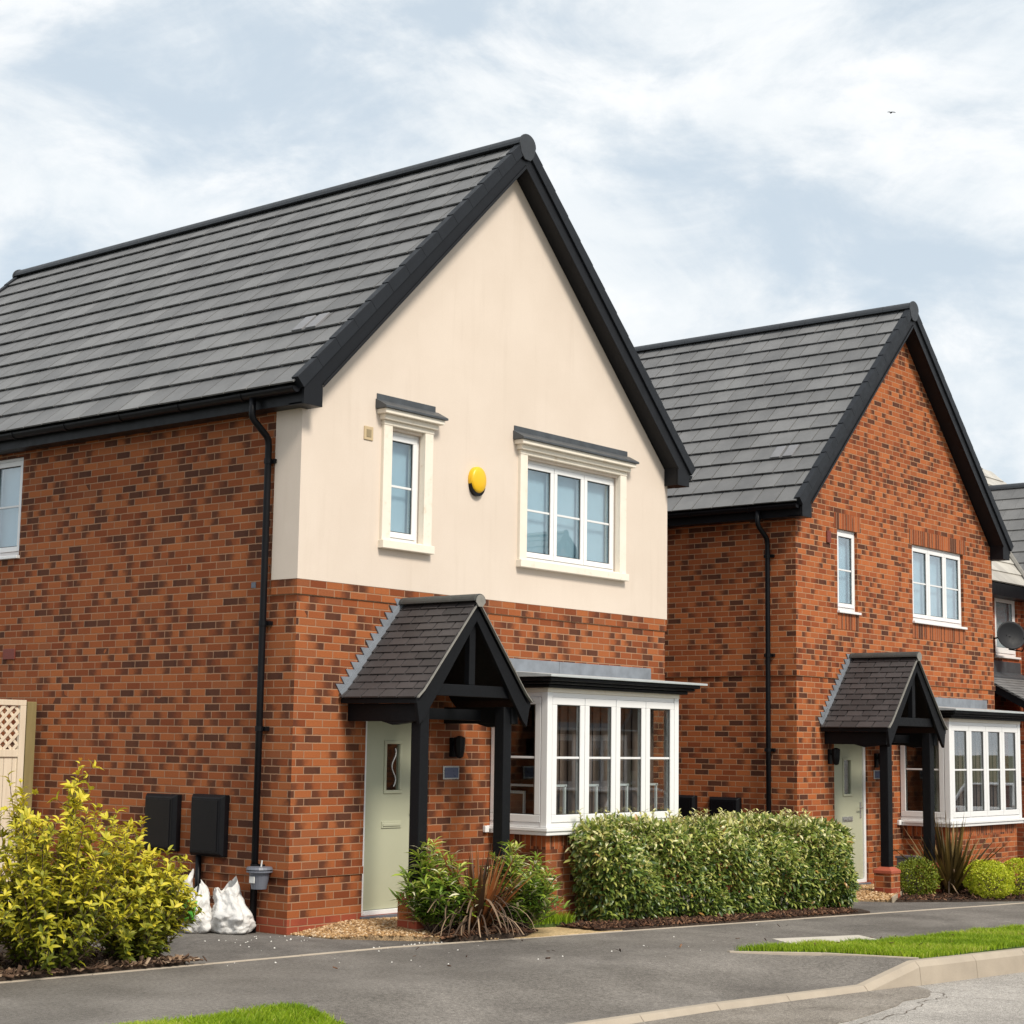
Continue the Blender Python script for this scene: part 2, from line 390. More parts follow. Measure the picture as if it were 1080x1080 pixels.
def wall_grid(mb, u0, u1, z0, z1, holes, a0, a1, axis='y', top=True):
    """a wall slab with openings; u runs along the wall, a0..a1 is its thickness"""
    def P(u, a, z): return (u, a, z) if axis == 'y' else (a, u, z)
    us = sorted({u0, u1, *[h[0] for h in holes], *[h[1] for h in holes]})
    zs = sorted({z0, z1, *[max(z0, h[2]) for h in holes], *[min(z1, h[3]) for h in holes]})
    def inside(u, z): return any(h[0] < u < h[1] and h[2] < z < h[3] for h in holes)
    vid = {}
    vs = []; fs = []
    def V(u, a, z):
        k = (round(u, 5), a, round(z, 5))
        if k not in vid: vid[k] = len(vs); vs.append(P(u, a, z))
        return vid[k]
    nu, nz = len(us)-1, len(zs)-1
    solid = [[not inside((us[i]+us[i+1])/2, (zs[j]+zs[j+1])/2) for j in range(nz)] for i in range(nu)]
    for i in range(nu):
        for j in range(nz):
            if not solid[i][j]: continue
            a, b, c, d = us[i], us[i+1], zs[j], zs[j+1]
            fs.append((V(a,a0,c), V(b,a0,c), V(b,a0,d), V(a,a0,d))); fs.append((V(a,a1,c), V(a,a1,d), V(b,a1,d), V(b,a1,c)))
            S = lambda ii, jj: 0 <= ii < nu and 0 <= jj < nz and solid[ii][jj]
            if not S(i-1,j): fs.append((V(a,a0,c), V(a,a0,d), V(a,a1,d), V(a,a1,c)))
            if not S(i+1,j): fs.append((V(b,a0,c), V(b,a1,c), V(b,a1,d), V(b,a0,d)))
            if not S(i,j-1): fs.append((V(a,a0,c), V(a,a1,c), V(b,a1,c), V(b,a0,c)))
            if not S(i,j+1) and (top or d < z1): fs.append((V(a,a0,d), V(b,a0,d), V(b,a1,d), V(a,a1,d)))
    mb.raw(vs, fs)

def tile_slope(mb, right, y0, y1, pitch_pts, gauge, tw, lift=.041, thick=.016, gap=.017, mirror_x=None, jitter=.002, stagger=True):
    """courses of separate flat tiles up a slope; pitch_pts = function s -> (x, z, nx, nz)"""
    n = int(round(pitch_pts['len']/gauge)); g = pitch_pts['len']/n
    for i in range(n):
        sa, sb = i*g - (.035 if i == 0 else .0), (i+1)*g + .05
        sb = min(sb, pitch_pts['len'])
        off = (tw/2 if (i % 2 and stagger) else 0)
        yy = y0 - off
        while yy < y1:
            a, b = max(y0, yy) + gap/2, min(y1, yy+tw) - gap/2
            yy += tw
            if b - a < .02: continue
            j = random.uniform(-jitter, jitter)
            xa, za, nx, nz = pitch_pts['f'](sa); xb, zb, nx2, nz2 = pitch_pts['f'](sb)
            la, lb = lift + j, .006
            def pt(x, z, nx_, nz_, h, y):
                X = x + nx_*h; Z = z + nz_*h
                return (mirror_x - X if mirror_x is not None else X, y, Z)
            vs = [pt(xa,za,nx,nz,la,a), pt(xa,za,nx,nz,la,b), pt(xb,zb,nx2,nz2,lb,b), pt(xb,zb,nx2,nz2,lb,a),
                  pt(xa,za,nx,nz,la-thick,a), pt(xa,za,nx,nz,la-thick,b), pt(xb,zb,nx2,nz2,lb-thick,b), pt(xb,zb,nx2,nz2,lb-thick,a)]
            mb.raw(vs, [(0,1,2,3),(4,7,6,5),(0,4,5,1),(1,5,6,2),(2,6,7,3),(3,7,4,0)])

def window(parent, T, u0, u1, z0, z1, n, label=None, blind='blind', glz='glass_up', sill=True, bars=True, prof=.072):
    """frame > sill, pane, glazing_bar, blind. T maps (along, depth inwards, up) into the house"""
    fr = MB(T); g = MB(T)
    D0, D1 = .045, .115
    fw = .035
    fr.box(u0, u1, D0, D1, z0, z0+.05); fr.box(u0, u1, D0, D1, z1-fw, z1)
    fr.box(u0, u0+fw, D0, D1, z0+.05, z1-fw); fr.box(u1-fw, u1, D0, D1, z0+.05, z1-fw)
    cw = (u1-u0-2*fw)/n
    panes = []
    for i in range(n):
        a, b = u0+fw+i*cw+.004, u0+fw+(i+1)*cw-.004
        c, d = z0+.052, z1-fw-.004
        p = prof*.8
        fr.box(a, b, D0-.012, D1-.01, c, c+p); fr.box(a, b, D0-.012, D1-.01, d-p, d)
        fr.box(a, a+p, D0-.012, D1-.01, c+p, d-p); fr.box(b-p, b, D0-.012, D1-.01, c+p, d-p)
        panes.append((a+p, b-p, c+p, d-p))
    f = fr.build('window', M['upvc'], parent, bevel=.004)
    if label: f['label'] = label
    for (a, b, c, d) in panes:
        MB(T).box(a-.004, b+.004, D0+.012, D0+.018, c-.004, d+.004).build('pane', M[glz], f)
        gk = MB(T)
        e = .009
        gk.box(a, b, D0+.002, D0+.011, c, c+e); gk.box(a, b, D0+.002, D0+.011, d-e, d); gk.box(a, a+e, D0+.002, D0+.011, c+e, d-e); gk.box(b-e, b, D0+.002, D0+.011, c+e, d-e)
        gk.build('gasket', M['gasket'], f)
        if bars:
            m = (c+d)/2
            MB(T).box(a+e, b-e, D0-.002, D0+.010, m-.012, m+.012).build('glazing_bar', M['bead'], f, bevel=.003)
    if sill:
        MB(T).prism([(-.045, z0-.035), (.05, z0-.035), (.05, z0), (-.045, z0-.012)], 'x', u0-.03, u1+.05).build('sill', M['upvc'], f, bevel=.004) if False else None
        s = MB(T); s.box(u0-.02, u1+.03, -.045, .06, z0-.038, z0-.002); s.build('sill', M['upvc'], f, bevel=.006)
    if blind:
        b = MB(T)
        nb = max(6, int((u1-u0)/.09))
        if blind == 'blind':
            b.box(u0+.02, u1-.02, D1+.03, D1+.036, z0+.03, z1-.02)
        else:
            w = (u1-u0)/nb
            for i in range(nb): b.box(u0+i*w, u0+(i+1)*w-.006, D1+.12+.02*(i % 2), D1+.125+.02*(i % 2), z0+.03, z1-.02)
        b.build('window_blind', M[blind], f)
    return f

def front(y0=0.): return lambda u, d, z: (u, y0+d, z)
def leftside(x0=0.): return lambda u, d, z: (x0+d, u, z)

def build_house(kind, loc, label, name='detached_house', extras=True):
    A = kind == 'a'
    bk = M['brick_a'] if A else M['brick_b']
    H = empty(name, loc, label, 'house', 'detached gabled brick houses')
    # openings
    if A: wins = [(1.215, 1.74, 3.86, 5.02, 1), (3.435, 5.235, 3.86, 5.02, 3)]
    else: wins = [(1.147, 1.726, 3.88, 5.03, 1), (3.436, 5.189, 3.88, 5.03, 3)]
    door = (1.0, 1.955, .11, 2.17); bay = (3.02, 5.34, .93, 2.34)
    holes = [door, bay] + [w[:4] for w in wins]
    zt = 3.375 if A else ZE
    mb = MB(); wall_grid(mb, 0, W, -.6, zt, holes, 0., .3, 'y', top=A)
    if not A:
        mb.prism([(0, ZE), (W, ZE), (W, 5.18), (RX, 8.30), (0, 5.18)], 'y', 0., .3)
    mb.build('front_wall', bk, H)
    if A:
        r = MB(); wall_grid(r, -.018, W+.018, 3.375, ZE, [w[:4] for w in wins], -.018, .3, 'y', top=False)
        r.prism([(-.018, ZE), (W+.018, ZE), (W+.018, 5.18), (RX, 8.30), (-.018, 5.18)], 'y', -.018, .3)
        r.box(-.018, 0.05, .3, .35, 3.375, ZE)
        r.build('rendered_wall', M['render'], H)
    lw = (4.57, 5.75, 3.86, 5.0)
    mb = MB(); wall_grid(mb, .3, L, -.6, ZE+.02, [lw], 0., .3, 'x'); mb.build('side_wall', bk, H)
    mb = MB(); wall_grid(mb, .3, L, -.6, ZE+.02, [], W-.3, W, 'x'); mb.build('side_wall', bk, H)
    mb = MB(); mb.prism([(.3, -.6), (W-.3, -.6), (W-.3, 5.18+.29), (RX, 8.30), (.3, 5.18+.29)], 'y', L-.3, L); mb.build('rear_wall', bk, H)
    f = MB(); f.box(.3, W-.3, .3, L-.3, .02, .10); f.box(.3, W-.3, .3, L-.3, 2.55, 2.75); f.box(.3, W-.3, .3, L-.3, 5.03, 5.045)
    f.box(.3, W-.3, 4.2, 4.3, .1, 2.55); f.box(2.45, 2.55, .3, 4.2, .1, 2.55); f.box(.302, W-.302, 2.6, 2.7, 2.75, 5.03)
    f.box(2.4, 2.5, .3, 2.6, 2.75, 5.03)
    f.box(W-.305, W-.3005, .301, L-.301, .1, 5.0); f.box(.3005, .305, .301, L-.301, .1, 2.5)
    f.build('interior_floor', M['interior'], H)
    # proud courses
    sc = MB()
    pc = [(.525, .6)] + ([(3.228, 3.3755)] if A else [(2.925, 3.0)])
    for z0, z1 in pc:
        segs = [(-.014, W+.014)] if z0 > 1 else [(-.014, door[0]-.001), (door[1]+.001, 3.0), (5.36, W+.014)]
        for a, b in segs: sc.box(a, b, -.014, 0, z0, z1)
        sc.box(-.014, 0, 0, .35 if (A and z0 > 1) else L, z0, z1)
        sc.box(W, W+.014, 0, L, z0, z1)
    sc.build('string_course', bk, H)
    if not A:
        for w in wins:
            for q in ((w[0]-.09, w[1]+.09, -.005, .01, w[3]+.001, w[3]+.222), (w[0]-.02, w[1]+.02, -.004, .01, w[2]-.26, w[2]-.04)):
                MB().box(*q).build('soldier_course', M['soldier'], H)
    # windows upstairs
    for w in wins:
        wf = window(H, front(0 if not A else 0.), *w[:4], w[4], sill=not A)
        if A:
            u0, u1, z0, z1 = w[:4]
            s = MB()
            s.box(u0-.115, u0+.012, -.06, .02, z0, z1+.03); s.box(u1-.012, u1+.19 if False else u1+.115, -.06, .02, z0, z1+.03)
            s.box(u0-.13, u1+.13, -.095, .04, z0-.085, z0-.001)               # sill
            s.box(u0-.10, u1+.10, -.045, .04, z0, z0+.012)
            # stepped cornice
            for k, (o, zz, h) in enumerate([(.0, z1+.028, .05), (.035, z1+.078, .055), (.085, z1+.133, .05)]):
                s.box(u0-.12-o*.8, u1+.12+o*.8, -.065-o, 0, zz, zz+h)
            sr = s.build('window_surround', M['stone'], H, bevel=.006)
            hz = z1+.183
            h = MB()
            h.prism([(-.175, hz), (-.018, hz), (-.018, hz+.10), (-.03, hz+.10), (-.175, hz+.022)], 'x', u0-.215, u1+.215)
            h.box(u0-.2, u1+.17, -.030, -.0185, hz+.09, hz+.16)
            h.build('lead_hood', M['lead_dark'], sr, bevel=.003)
    window(H, leftside(0.), *lw, 2, blind='blind')
    # front door
    fr = MB(); fr.box(door[0], door[0]+.055, .03, .11, door[2], door[3]); fr.box(door[1]-.055, door[1], .03, .11, door[2], door[3]); fr.box(door[0]+.055, door[1]-.055, .03, .11, door[3]-.055, door[3])
    fr.box(door[0]+.055, door[1]-.055, .02, .11, door[2], door[2]+.045)
    dl = MB()
    a, b, c, d = door[0]+.060, door[1]-.060, door[2]+.05, door[3]-.060
    gx0, gx1, gz0, gz1 = 1.365, 1.56, 1.335, 1.80
    for bx in [(a, gx0, c, d), (gx1, b, c, d), (gx0, gx1, c, gz0), (gx0, gx1, gz1, d)]: dl.box(bx[0], bx[1], .055, .10, bx[2], bx[3])
    D = dl.build('front_door', M['door'], H)
    fr.build('door_frame', M['upvc'], D, bevel=.004)
    tr = MB(); e = .035
    tr.box(gx0-e, gx1+e, .042, .055, gz1, gz1+e); tr.box(gx0-e, gx1+e, .042, .055, gz0-e, gz0); tr.box(gx0-e, gx0, .042, .055, gz0, gz1); tr.box(gx1, gx1+e, .042, .055, gz0, gz1)
    tr.build('pane_trim', M['door'], D, bevel=.006)
    MB().box(gx0, gx1, .066, .074, gz0, gz1).build('pane', M['glass'], D)
    if A:
        sw = MB(); sw.tube([(1.49+.03*math.sin(k*.8), .064, 1.37+k*.035) for k in range(12)], .006, 6); sw.build('glass_motif', M['paper'], D)
    lb = MB(); lb.box(1.31, 1.60, .045, .056, .955, 1.025); lb.box(1.325, 1.585, .036, .0455, .975, 1.005); lb.build('letterbox', M['metal'] if not A else M['door'], D, bevel=.006)
    hd = MB(); hd.box(b-.085, b-.05, .044, .056, 1.0, 1.22); hd.tube([(b-.068, .05, 1.14), (b-.068, 0.0, 1.14), (b-.08, -.004, 1.14), (b-.19, -.004, 1.14)], .009, 8); hd.build('door_handle', M['metal'], D)
    MB().box(door[0]-.02, door[1]+.02, -.03, .06, door[2]-.045, door[2]-.002).build('threshold', M['grey_plastic'], D, bevel=.004)
    MB().box(door[0]+.05, door[1]-.05, 1.2, 1.25, .1, 2.5).build('hall_partition', M['interior'], D)
    # roof
    up = {'len': SLOPE, 'f': lambda s: (EX + s*ct, EZ + s*st_, -st_, ct)}
    Y0, Y1 = -.205, L+.205
    mb = MB()
    tile_slope(mb, False, Y0, Y1, up, .341, .334)
    tile_slope(mb, True, Y0, Y1, up, .341, .334, mirror_x=W)
    roof = mb.build('roof', M['tile'], H)
    ud = MB()
    for sgn in (0, 1):
        pts = [(EX+.05, EZ+.03), (RX, RZ-.02), (RX, RZ-.14), (EX+.05, EZ-.07)]
        if sgn: pts = [(W-x, z) for x, z in pts]
        ud.prism(pts, 'y', Y0+.03, Y1-.03)
    ud.build('roof_deck', M['fascia'], roof)
    rd = MB()
    y = Y0-.03; k = 0
    while y < Y1:
        y2 = min(y+.45, Y1+.03)
        prof = [(RX+.135*math.cos(t), RZ-.035+.115*math.sin(t)) for t in [math.pi*q/10 for q in range(11)]]
        rd.prism(prof, 'y', y+.002, y2-.002); y = y2
    for (a, b) in ((Y0-.05, Y0-.028), (Y1+.028, Y1+.05)):
        cap = [(RX+.145*math.cos(t), RZ-.035+.13*math.sin(t)) for t in [math.pi*q/12 for q in range(13)]] + [(RX-.11, RZ-.15), (RX-.05, RZ-.21), (RX+.05, RZ-.21), (RX+.11, RZ-.15)]
        rd.prism(cap, 'y', a, b)
    rd.build('ridge_tile', M['ridge'], roof, bevel=.004)
    n = 14; g = SLOPE/n
    for mir in (0, 1):
        for yy, s_ in ((Y0, -1), (Y1, 1)):
            vg = MB()
            for i in range(n):
                sa, sb = i*g-.03, (i+1)*g+.02
                P = lambda s, h: ((EX+s*ct-st_*h), (EZ+s*st_+ct*h))
                q = [P(sa+.03, .058), P(sb-.02, .050), P(sb-.02, -.07), P(sa+.03, -.07)]
                q = [(W-x, z) for x, z in q] if mir else q
                a, b = (yy-.045, yy+.045) if s_ < 0 else (yy-.045, yy+.045)
                vg.prism(q, 'y', a, b)
            vg.build('verge_trim', M['verge'], roof, bevel=.004)
    if extras:
        # two narrow tile vents set side by side in one course
        P = lambda s, h: (EX+s*ct-st_*h, EZ+s*st_+ct*h)
        rv = MB()
        for ya in (.30, .50):
            q = [P(1.03, .056), P(1.30, .045), P(1.30, .02), P(1.03, .02)]
            rv.prism(q, 'y', ya, ya+.15)
        rv.build('roof_vent', M['vent_tile'], roof, bevel=.004)
    # gable boards
    for (yb0, yb1, ys0, ys1) in ((-.225, -.20, -.199, -.0185 if A else -.001), (L+.20, L+.225, L+.001, L+.199)):
        for mir in (0, 1):
            q = [(-.2, 5.04), (.05, 5.04), (.05, 5.26), (RX, 8.30), (RX, 8.555), (-.2, 5.272)]
            q2 = [(.052, 5.265), (RX, 8.302), (RX, 8.325), (.052, 5.288)]
            q3 = [(-.2, 5.042), (.052, 5.042), (.052, 5.062), (-.2, 5.062)]
            q4 = [(.035, 5.063), (.051, 5.063), (.051, 5.27), (.035, 5.25)]
            fl = (lambda Q: [(W-x, z) for x, z in Q]) if mir else (lambda Q: Q)
            if mir:
                # keep the two boards a hair apart at the apex
                q = [(x-.0005 if x == RX else x, z) for x, z in q]; q2 = [(x-.0005 if x == RX else x, z) for x, z in q2]
            bb = MB().prism(fl(q), 'y', yb0, yb1).build('bargeboard', M['fascia'], H, bevel=.003)
            sb = MB(); sb.prism(fl(q2), 'y', ys0, ys1); sb.prism(fl(q3), 'y', ys0, ys1); sb.prism(fl(q4), 'y', ys0, ys1)
            sb.build('soffit', M['fascia'], bb)
            # raised lower lip of the board
            lip = [(.05, 5.235), (RX, 8.275), (RX, 8.315), (.05, 5.275)]
            MB().prism(fl([(x-.0005 if x == RX else x, z) for x, z in lip]), 'y', yb0-.014 if yb0 < 0 else yb1, yb0 if yb0 < 0 else yb1+.014).build('board_lip', M['fascia'], bb, bevel=.003)
    for mir in (0, 1):
        T = (lambda x, y, z: (W-x, y, z)) if mir else None
        fa = MB(T); fa.box(-.2, -.18, -.199, L+.199, 5.045, 5.25); F = fa.build('fascia', M['fascia'], H, bevel=.003)
        MB(T).box(-.179, -.002 if not A else -.019, .0, L, 5.048, 5.06).build('soffit', M['fascia'], F)
        gt = MB(T); cx, cz, r0 = -.268, 5.20, .058
        prof = [(cx+r0*math.cos(t), cz+r0*math.sin(t)) for t in [math.pi+math.pi*q/10 for q in range(11)]] + [(cx+(r0-.006)*math.cos(t), cz+(r0-.006)*math.sin(t)) for t in [2*math.pi-math.pi*q/10 for q in range(11)]]
        gt.prism(prof, 'y', -.19, L+.19)
        for ye in (-.19, L+.185):
            gt.prism([(cx+r0*math.cos(t), cz+r0*math.sin(t)) for t in [math.pi+math.pi*q/10 for q in range(11)]], 'y', ye, ye+.005)
        G = gt.build('gutter', M['plastic'], H, bevel=.002)
        yy = .55
        while yy < L:
            jb = MB(T); jb.prism([(cx+(r0+.008)*math.cos(t), cz+(r0+.008)*math.sin(t)) for t in [math.pi+math.pi*q/10 for q in range(11)]], 'y', yy, yy+.05); yy += .95
            jb.build('gutter_bracket', M['plastic'], G)
    dp = MB(); yp = .40
    dp.tube([(-.268, yp+.03, 5.15), (-.268, yp+.03, 5.0), (-.262, yp+.03, 4.965), (-.235, yp+.028, 4.93), (-.10, yp, 4.80), (-.072, yp, 4.76), (-.065, yp, 4.70), (-.065, yp, 2.4), (-.065, yp, -.05 if A else .0)], .034, 14)
    DP = dp.build('downpipe', M['plastic'], H, smooth=True)
    for z in (4.55, 2.95 if A else 3.2, 1.93, .62):
        br = MB(); br.tube([(-.065, yp, z-.025), (-.065, yp, z+.025)], .041, 12); br.box(-.045, -.0, yp-.075, yp+.075, z-.02, z+.02)
        br.build('pipe_bracket', M['plastic'], DP)
    # bay window
    bx0, bx1, by = 2.93, 5.40, -.79
    bb = MB(); bb.box(3.0, 5.33, by+.06, 0, -.6, .72); bbo = None
    bs = MB(); bs.box(3.0, 5.33, by+.06, 0, .7205, .868)
    fr = MB(); D0, D1 = 0., .07
    # front frame and corner posts
    zb, ztp = .95, 2.37
    fr.box(bx0, bx0+.085, by, by+.085, zb, ztp); fr.box(bx1-.085, bx1, by, by+.085, zb, ztp)
    fr.box(bx0+.086, bx1-.086, by+.012, by+.08, zb, zb+.05); fr.box(bx0+.086, bx1-.086, by+.012, by+.08, ztp-.05, ztp)
    fr.box(bx0+.012, bx0+.08, by+.086, -.0, zb, zb+.05); fr.box(bx0+.012, bx0+.08, by+.086, -.0, ztp-.05, ztp)
    fr.box(bx1-.08, bx1-.012, by+.086, -.0, zb, zb+.05); fr.box(bx1-.08, bx1-.012, by+.086, -.0, ztp-.05, ztp)
    panes = []
    cw = (bx1-bx0-.172)/4; pr = .078
    def sash(T, a, b, c, d):
        s = MB(T); s.box(a, b, 0, .06, c, c+pr); s.box(a, b, 0, .06, d-pr, d); s.box(a, a+pr, 0, .06, c+pr, d-pr); s.box(b-pr, b, 0, .06, c+pr, d-pr)
        return s, (T, a+pr, b-pr, c+pr, d-pr)
    sashes = []
    for i in range(4):
        a, b = bx0+.086+i*cw+.005, bx0+.086+(i+1)*cw-.005
        sashes.append(sash(front(by+.001), a, b, zb+.052, ztp-.052))
    sashes.append(sash(leftside(bx0+.001), by+.092, -.012, zb+.052, ztp-.052))
    sashes.append(sash(lambda u, d, z: (bx1-.001-d, u, z), by+.092, -.012, zb+.052, ztp-.052))
    BW = fr.build('bay_window', M['upvc'], H, bevel=.005)
    for s, (T, a, b, c, d) in sashes:
        s.build('sash', M['upvc'], BW, bevel=.006)
        MB(T).box(a-.004, b+.004, .022, .03, c-.004, d+.004).build('pane', M['glass'], BW)
        e = .009; gk = MB(T)
        gk.box(a, b, .012, .021, c, c+e); gk.box(a, b, .012, .021, d-e, d); gk.box(a, a+e, .012, .021, c+e, d-e); gk.box(b-e, b, .012, .021, c+e, d-e)
        gk.build('gasket', M['gasket'], BW)
        m = (c+d)/2+.02
        MB(T).box(a+e, b-e, .008, .021, m-.012, m+.012).build('glazing_bar', M['bead'], BW, bevel=.003)
        if A:
            q = MB(T); zz = c+.30
            q.box(a+.02, b-.02, .16, .185, zz-.012, zz+.012); q.box(b-.06, b-.035, .16, .185, c-.02, zz); q.build('window_shelf_rail', M['bead'], BW)
    bb.build('bay_base', bk, BW); bs.build('bay_base_soldier', M['soldier'], BW)
    s = MB()
    for k, (o, z0, z1) in enumerate(((.02, .87, .91), (.035, .911, .948))):
        s.prism([(bx0-o, .0), (bx0-o, by-o), (bx1+o, by-o), (bx1+o, .0)], 'z', z0, z1)
    s.box(bx0-.10, bx0-.036, -.04, -.001, .875, .945)
    s.build('sill', M['upvc'], BW, bevel=.006)
    hd = MB(); hd.box(bx0-.004, bx1+.004, by-.004, 0, ztp, ztp+.045); hd.build('head_board', M['stone'], BW)
    rf = MB()
    for (o, z0, z1) in ((.07, 2.415, 2.455), (.13, 2.455, 2.485), (.175, 2.485, 2.525)):
        rf.box(bx0-o, bx1+o+.02, by-o, -.001, z0, z1)
    rf.build('bay_roof', M['black'], BW, bevel=.012)
    lt = MB(); lt.prism([(by-.205, 2.525), (-.002, 2.525), (-.002, 2.62), (by-.205, 2.55)], 'x', bx0-.205, bx1+.30)
    lt.build('lead_roof', M['lead_edge'], BW, bevel=.004)
    fl = MB(); x = 2.45
    for xe in (4.12, 5.95):
        fl.box(x, xe-.006, -.016, -.001, 2.60, 2.755); x = xe
    fl.build('lead_flashing', M['lead'], BW, bevel=.003)
    cur = MB(); nb = 30; w = (bx1-bx0-.22)/nb
    for i in range(nb): cur.box(bx0+.12+i*w, bx0+.12+(i+1)*w+.004, by+.27+.02*(i % 2), by+.275+.02*(i % 2), .97, 2.36)
    for i in range(9): cur.box(bx1-.16+.015*(i % 2), bx1-.155+.015*(i % 2), by+.30+i*.06, by+.363+i*.06, .97, 2.36)
    cur.build('vertical_blind', M['curtain'], BW)
    if A:
        pf = MB(); pf.box(3.10, 3.125, -.35, -.33, .97, 1.32); pf.box(3.10, 3.125, -.1, -.08, .97, 1.32); pf.box(3.10, 3.125, -.33, -.1, .97, 1.0); pf.box(3.10, 3.125, -.33, -.1, 1.29, 1.32)
        pfo = pf.build('picture_frame', M['white_wood'], BW)
        MB().box(3.105, 3.12, -.33, -.1, 1.0, 1.29).build('picture', M['picture'], BW)
    # porch
    px, hw, pyf = 1.50, .865, -1.03
    pe, pz = 2.255, 3.225
    # a straight pitch with a sprocketed (flared) foot
    def prof(s):
        x0, z0 = px-hw, pe
        if s < .22:
            a0 = R(36); b = R(52)
            k = s/.22; a = a0+(b-a0)*k*.5
            return (x0+s*math.cos(a), z0+s*math.sin(a), -math.sin(a0+(b-a0)*k), math.cos(a0+(b-a0)*k))
        a = R(44); x1, z1 = x0+.22*math.cos(a), z0+.22*math.sin(a)
        th = math.atan2(pz-z1, px-x1)
        return (x1+(s-.22)*math.cos(th), z1+(s-.22)*math.sin(th), -math.sin(th), math.cos(th))
    a = R(44); plen = .22+math.hypot(hw-.22*math.cos(a), pz-pe-.22*math.sin(a))
    mb = MB()
    for mir in (None, 2*px):
        tile_slope(mb, 0, pyf, -.012, {'len': plen, 'f': prof}, .1, .24, lift=.024, thick=.016, mirror_x=mir, jitter=.003)
    # boarded underside of both slopes is the porch itself; everything else hangs on it
    S = [0, .11, .22, plen]
    lt_ = [(prof(q)[0], prof(q)[1]-.02) for q in S]; lb_ = [(x, z-.045) for x, z in lt_]
    mir_ = lambda Q: [(2*px-x, z) for x, z in Q[::-1]][1:]
    PO = MB().prism(lt_+mir_(lt_)+(lb_+mir_(lb_))[::-1], 'y', pyf+.02, -.002).build('porch', M['black'], H)
    for mir in (0, 1):
        T = (lambda x, y, z: (2*px-x, y, z)) if mir else None
        MB(T).box(px-hw+.10, px-hw+.20, pyf+.10, -.001, 2.02, 2.19).build('wall_plate', M['black'], PO, bevel=.006)
    PR = mb.build('porch_roof', M['tile_porch'], PO)
    for mir in (0, 1):
        T = (lambda x, y, z: (2*px-x, y, z)) if mir else None
        # pale undercloak along the edge
        uc = MB(T)
        t1 = [(prof(s)[0], prof(s)[1]-.002) for s in S]; t2 = [(x, z-.014) for x, z in t1][::-1]
        uc.prism(t1+t2, 'y', pyf-.012, pyf+.018); uc.build('undercloak', M['mortar'], PO)
        bg = MB(T)
        t1 = [(prof(s)[0]+(.02 if s == 0 else 0), prof(s)[1]-.026) for s in S]
        t2 = [(px, pz-.026-.175), (px-hw+.27, 2.245), (px-hw+.12, 2.05), (px-hw+.055, 1.99)]
        t1[0] = (px-hw+.01, 2.20)
        bg.prism(t1+t2, 'y', pyf+.02, pyf+.06); bg.build('bargeboard', M['black'], PO, bevel=.004)
        ps = MB(T); cx = px-.625
        ps.box(cx-.062, cx+.062, pyf+.12, pyf+.245, .40, 2.19); ps.build('post', M['black'], PO, bevel=.008)
        pi = MB(T); pi.box(cx-.125, cx+.125, pyf+.06, pyf+.31, -.2, .33); PI = pi.build('pier', bk, PO)
        pc = MB(T); y0_, y1_ = pyf+.05, pyf+.32
        vs = [(cx-.135,y0_,.33),(cx+.135,y0_,.33),(cx+.135,y1_,.33),(cx-.135,y1_,.33),(cx-.135,y0_,.37),(cx+.135,y0_,.37),(cx+.135,y1_,.37),(cx-.135,y1_,.37),
              (cx-.075,y0_+.06,.415),(cx+.075,y0_+.06,.415),(cx+.075,y1_-.06,.415),(cx-.075,y1_-.06,.415)]
        pc.raw(vs, [(3,2,1,0),(0,1,5,4),(1,2,6,5),(2,3,7,6),(3,0,4,7),(4,5,9,8),(5,6,10,9),(6,7,11,10),(7,4,8,11),(8,9,10,11)])
        pc.build('pier_cap', M['red_cap'], PO, bevel=.004)
        # shaped bracket at the wall end and near the post
        cb = MB(T); cb.prism([(pyf+.25, 2.02), (-.9, 2.02), (-.6, 1.985), (-.45, 2.02)], 'x', px-hw+.11, px-hw+.19); cb.build('bracket', M['black'], PO)
        # stepped lead flashing against the wall
        lf = MB(T)
        nst = 13; z = 2.335; 
        for i in range(nst):
            zc = z + i*.075
            s = (zc-.05-pe)/(pz-pe)
            xr = px-hw + (zc-.045-pe)*(hw/(pz-pe))
            lf.prism([(xr-.01, zc-.10), (xr+.10, zc+.02), (xr+.02, zc+.045), (xr-.115, zc+.045)], 'y', -.012-.0004*i, -.001)
        SS = [0, .11, .22, plen]
        t1 = [(prof(s)[0]-.01+prof(s)[2]*.05, prof(s)[1]+prof(s)[3]*.05) for s in SS]; t2 = [(prof(s)[0], prof(s)[1]+.002) for s in SS][::-1]
        lf.prism(t1+t2, 'y', -.030, -.018)
        lf.build('lead_flashing', M['lead'], PO)
    kp = MB(); tz = 2.275
    MB().box(px-.60, px+.60, pyf+.07, pyf+.14, tz, tz+.115).build('tie_beam', M['black'], PO, bevel=.005)
    MB().box(px-.045, px+.045, pyf+.071, pyf+.139, tz+.116, pz-.20).build('king_post', M['black'], PO, bevel=.005)
    MB().box(px-.56, px+.56, pyf+.42, pyf+.52, 2.05, 2.16).build('cross_beam', M['black'], PO, bevel=.005)
    rd = MB(); y = pyf-.02
    while y < -.02:
        y2 = min(y+.33, -.014)
        rd.prism([(px+.088*math.cos(t), pz-.005+.075*math.sin(t)) for t in [math.pi*q/10 for q in range(11)]], 'y', y+.0015, y2-.0015); y = y2
    rd.build('ridge_tile', M['ridge_porch'], PO, bevel=.004)
    MB().prism([(px+.072*math.cos(t), pz-.015+.075*math.sin(t)) for t in [math.pi*q/10 for q in range(11)]] + [(px-.03, pz-.06), (px+.03, pz-.06)], 'y', pyf-.028, pyf-.021).build('ridge_mortar', M['mortar'], PO)
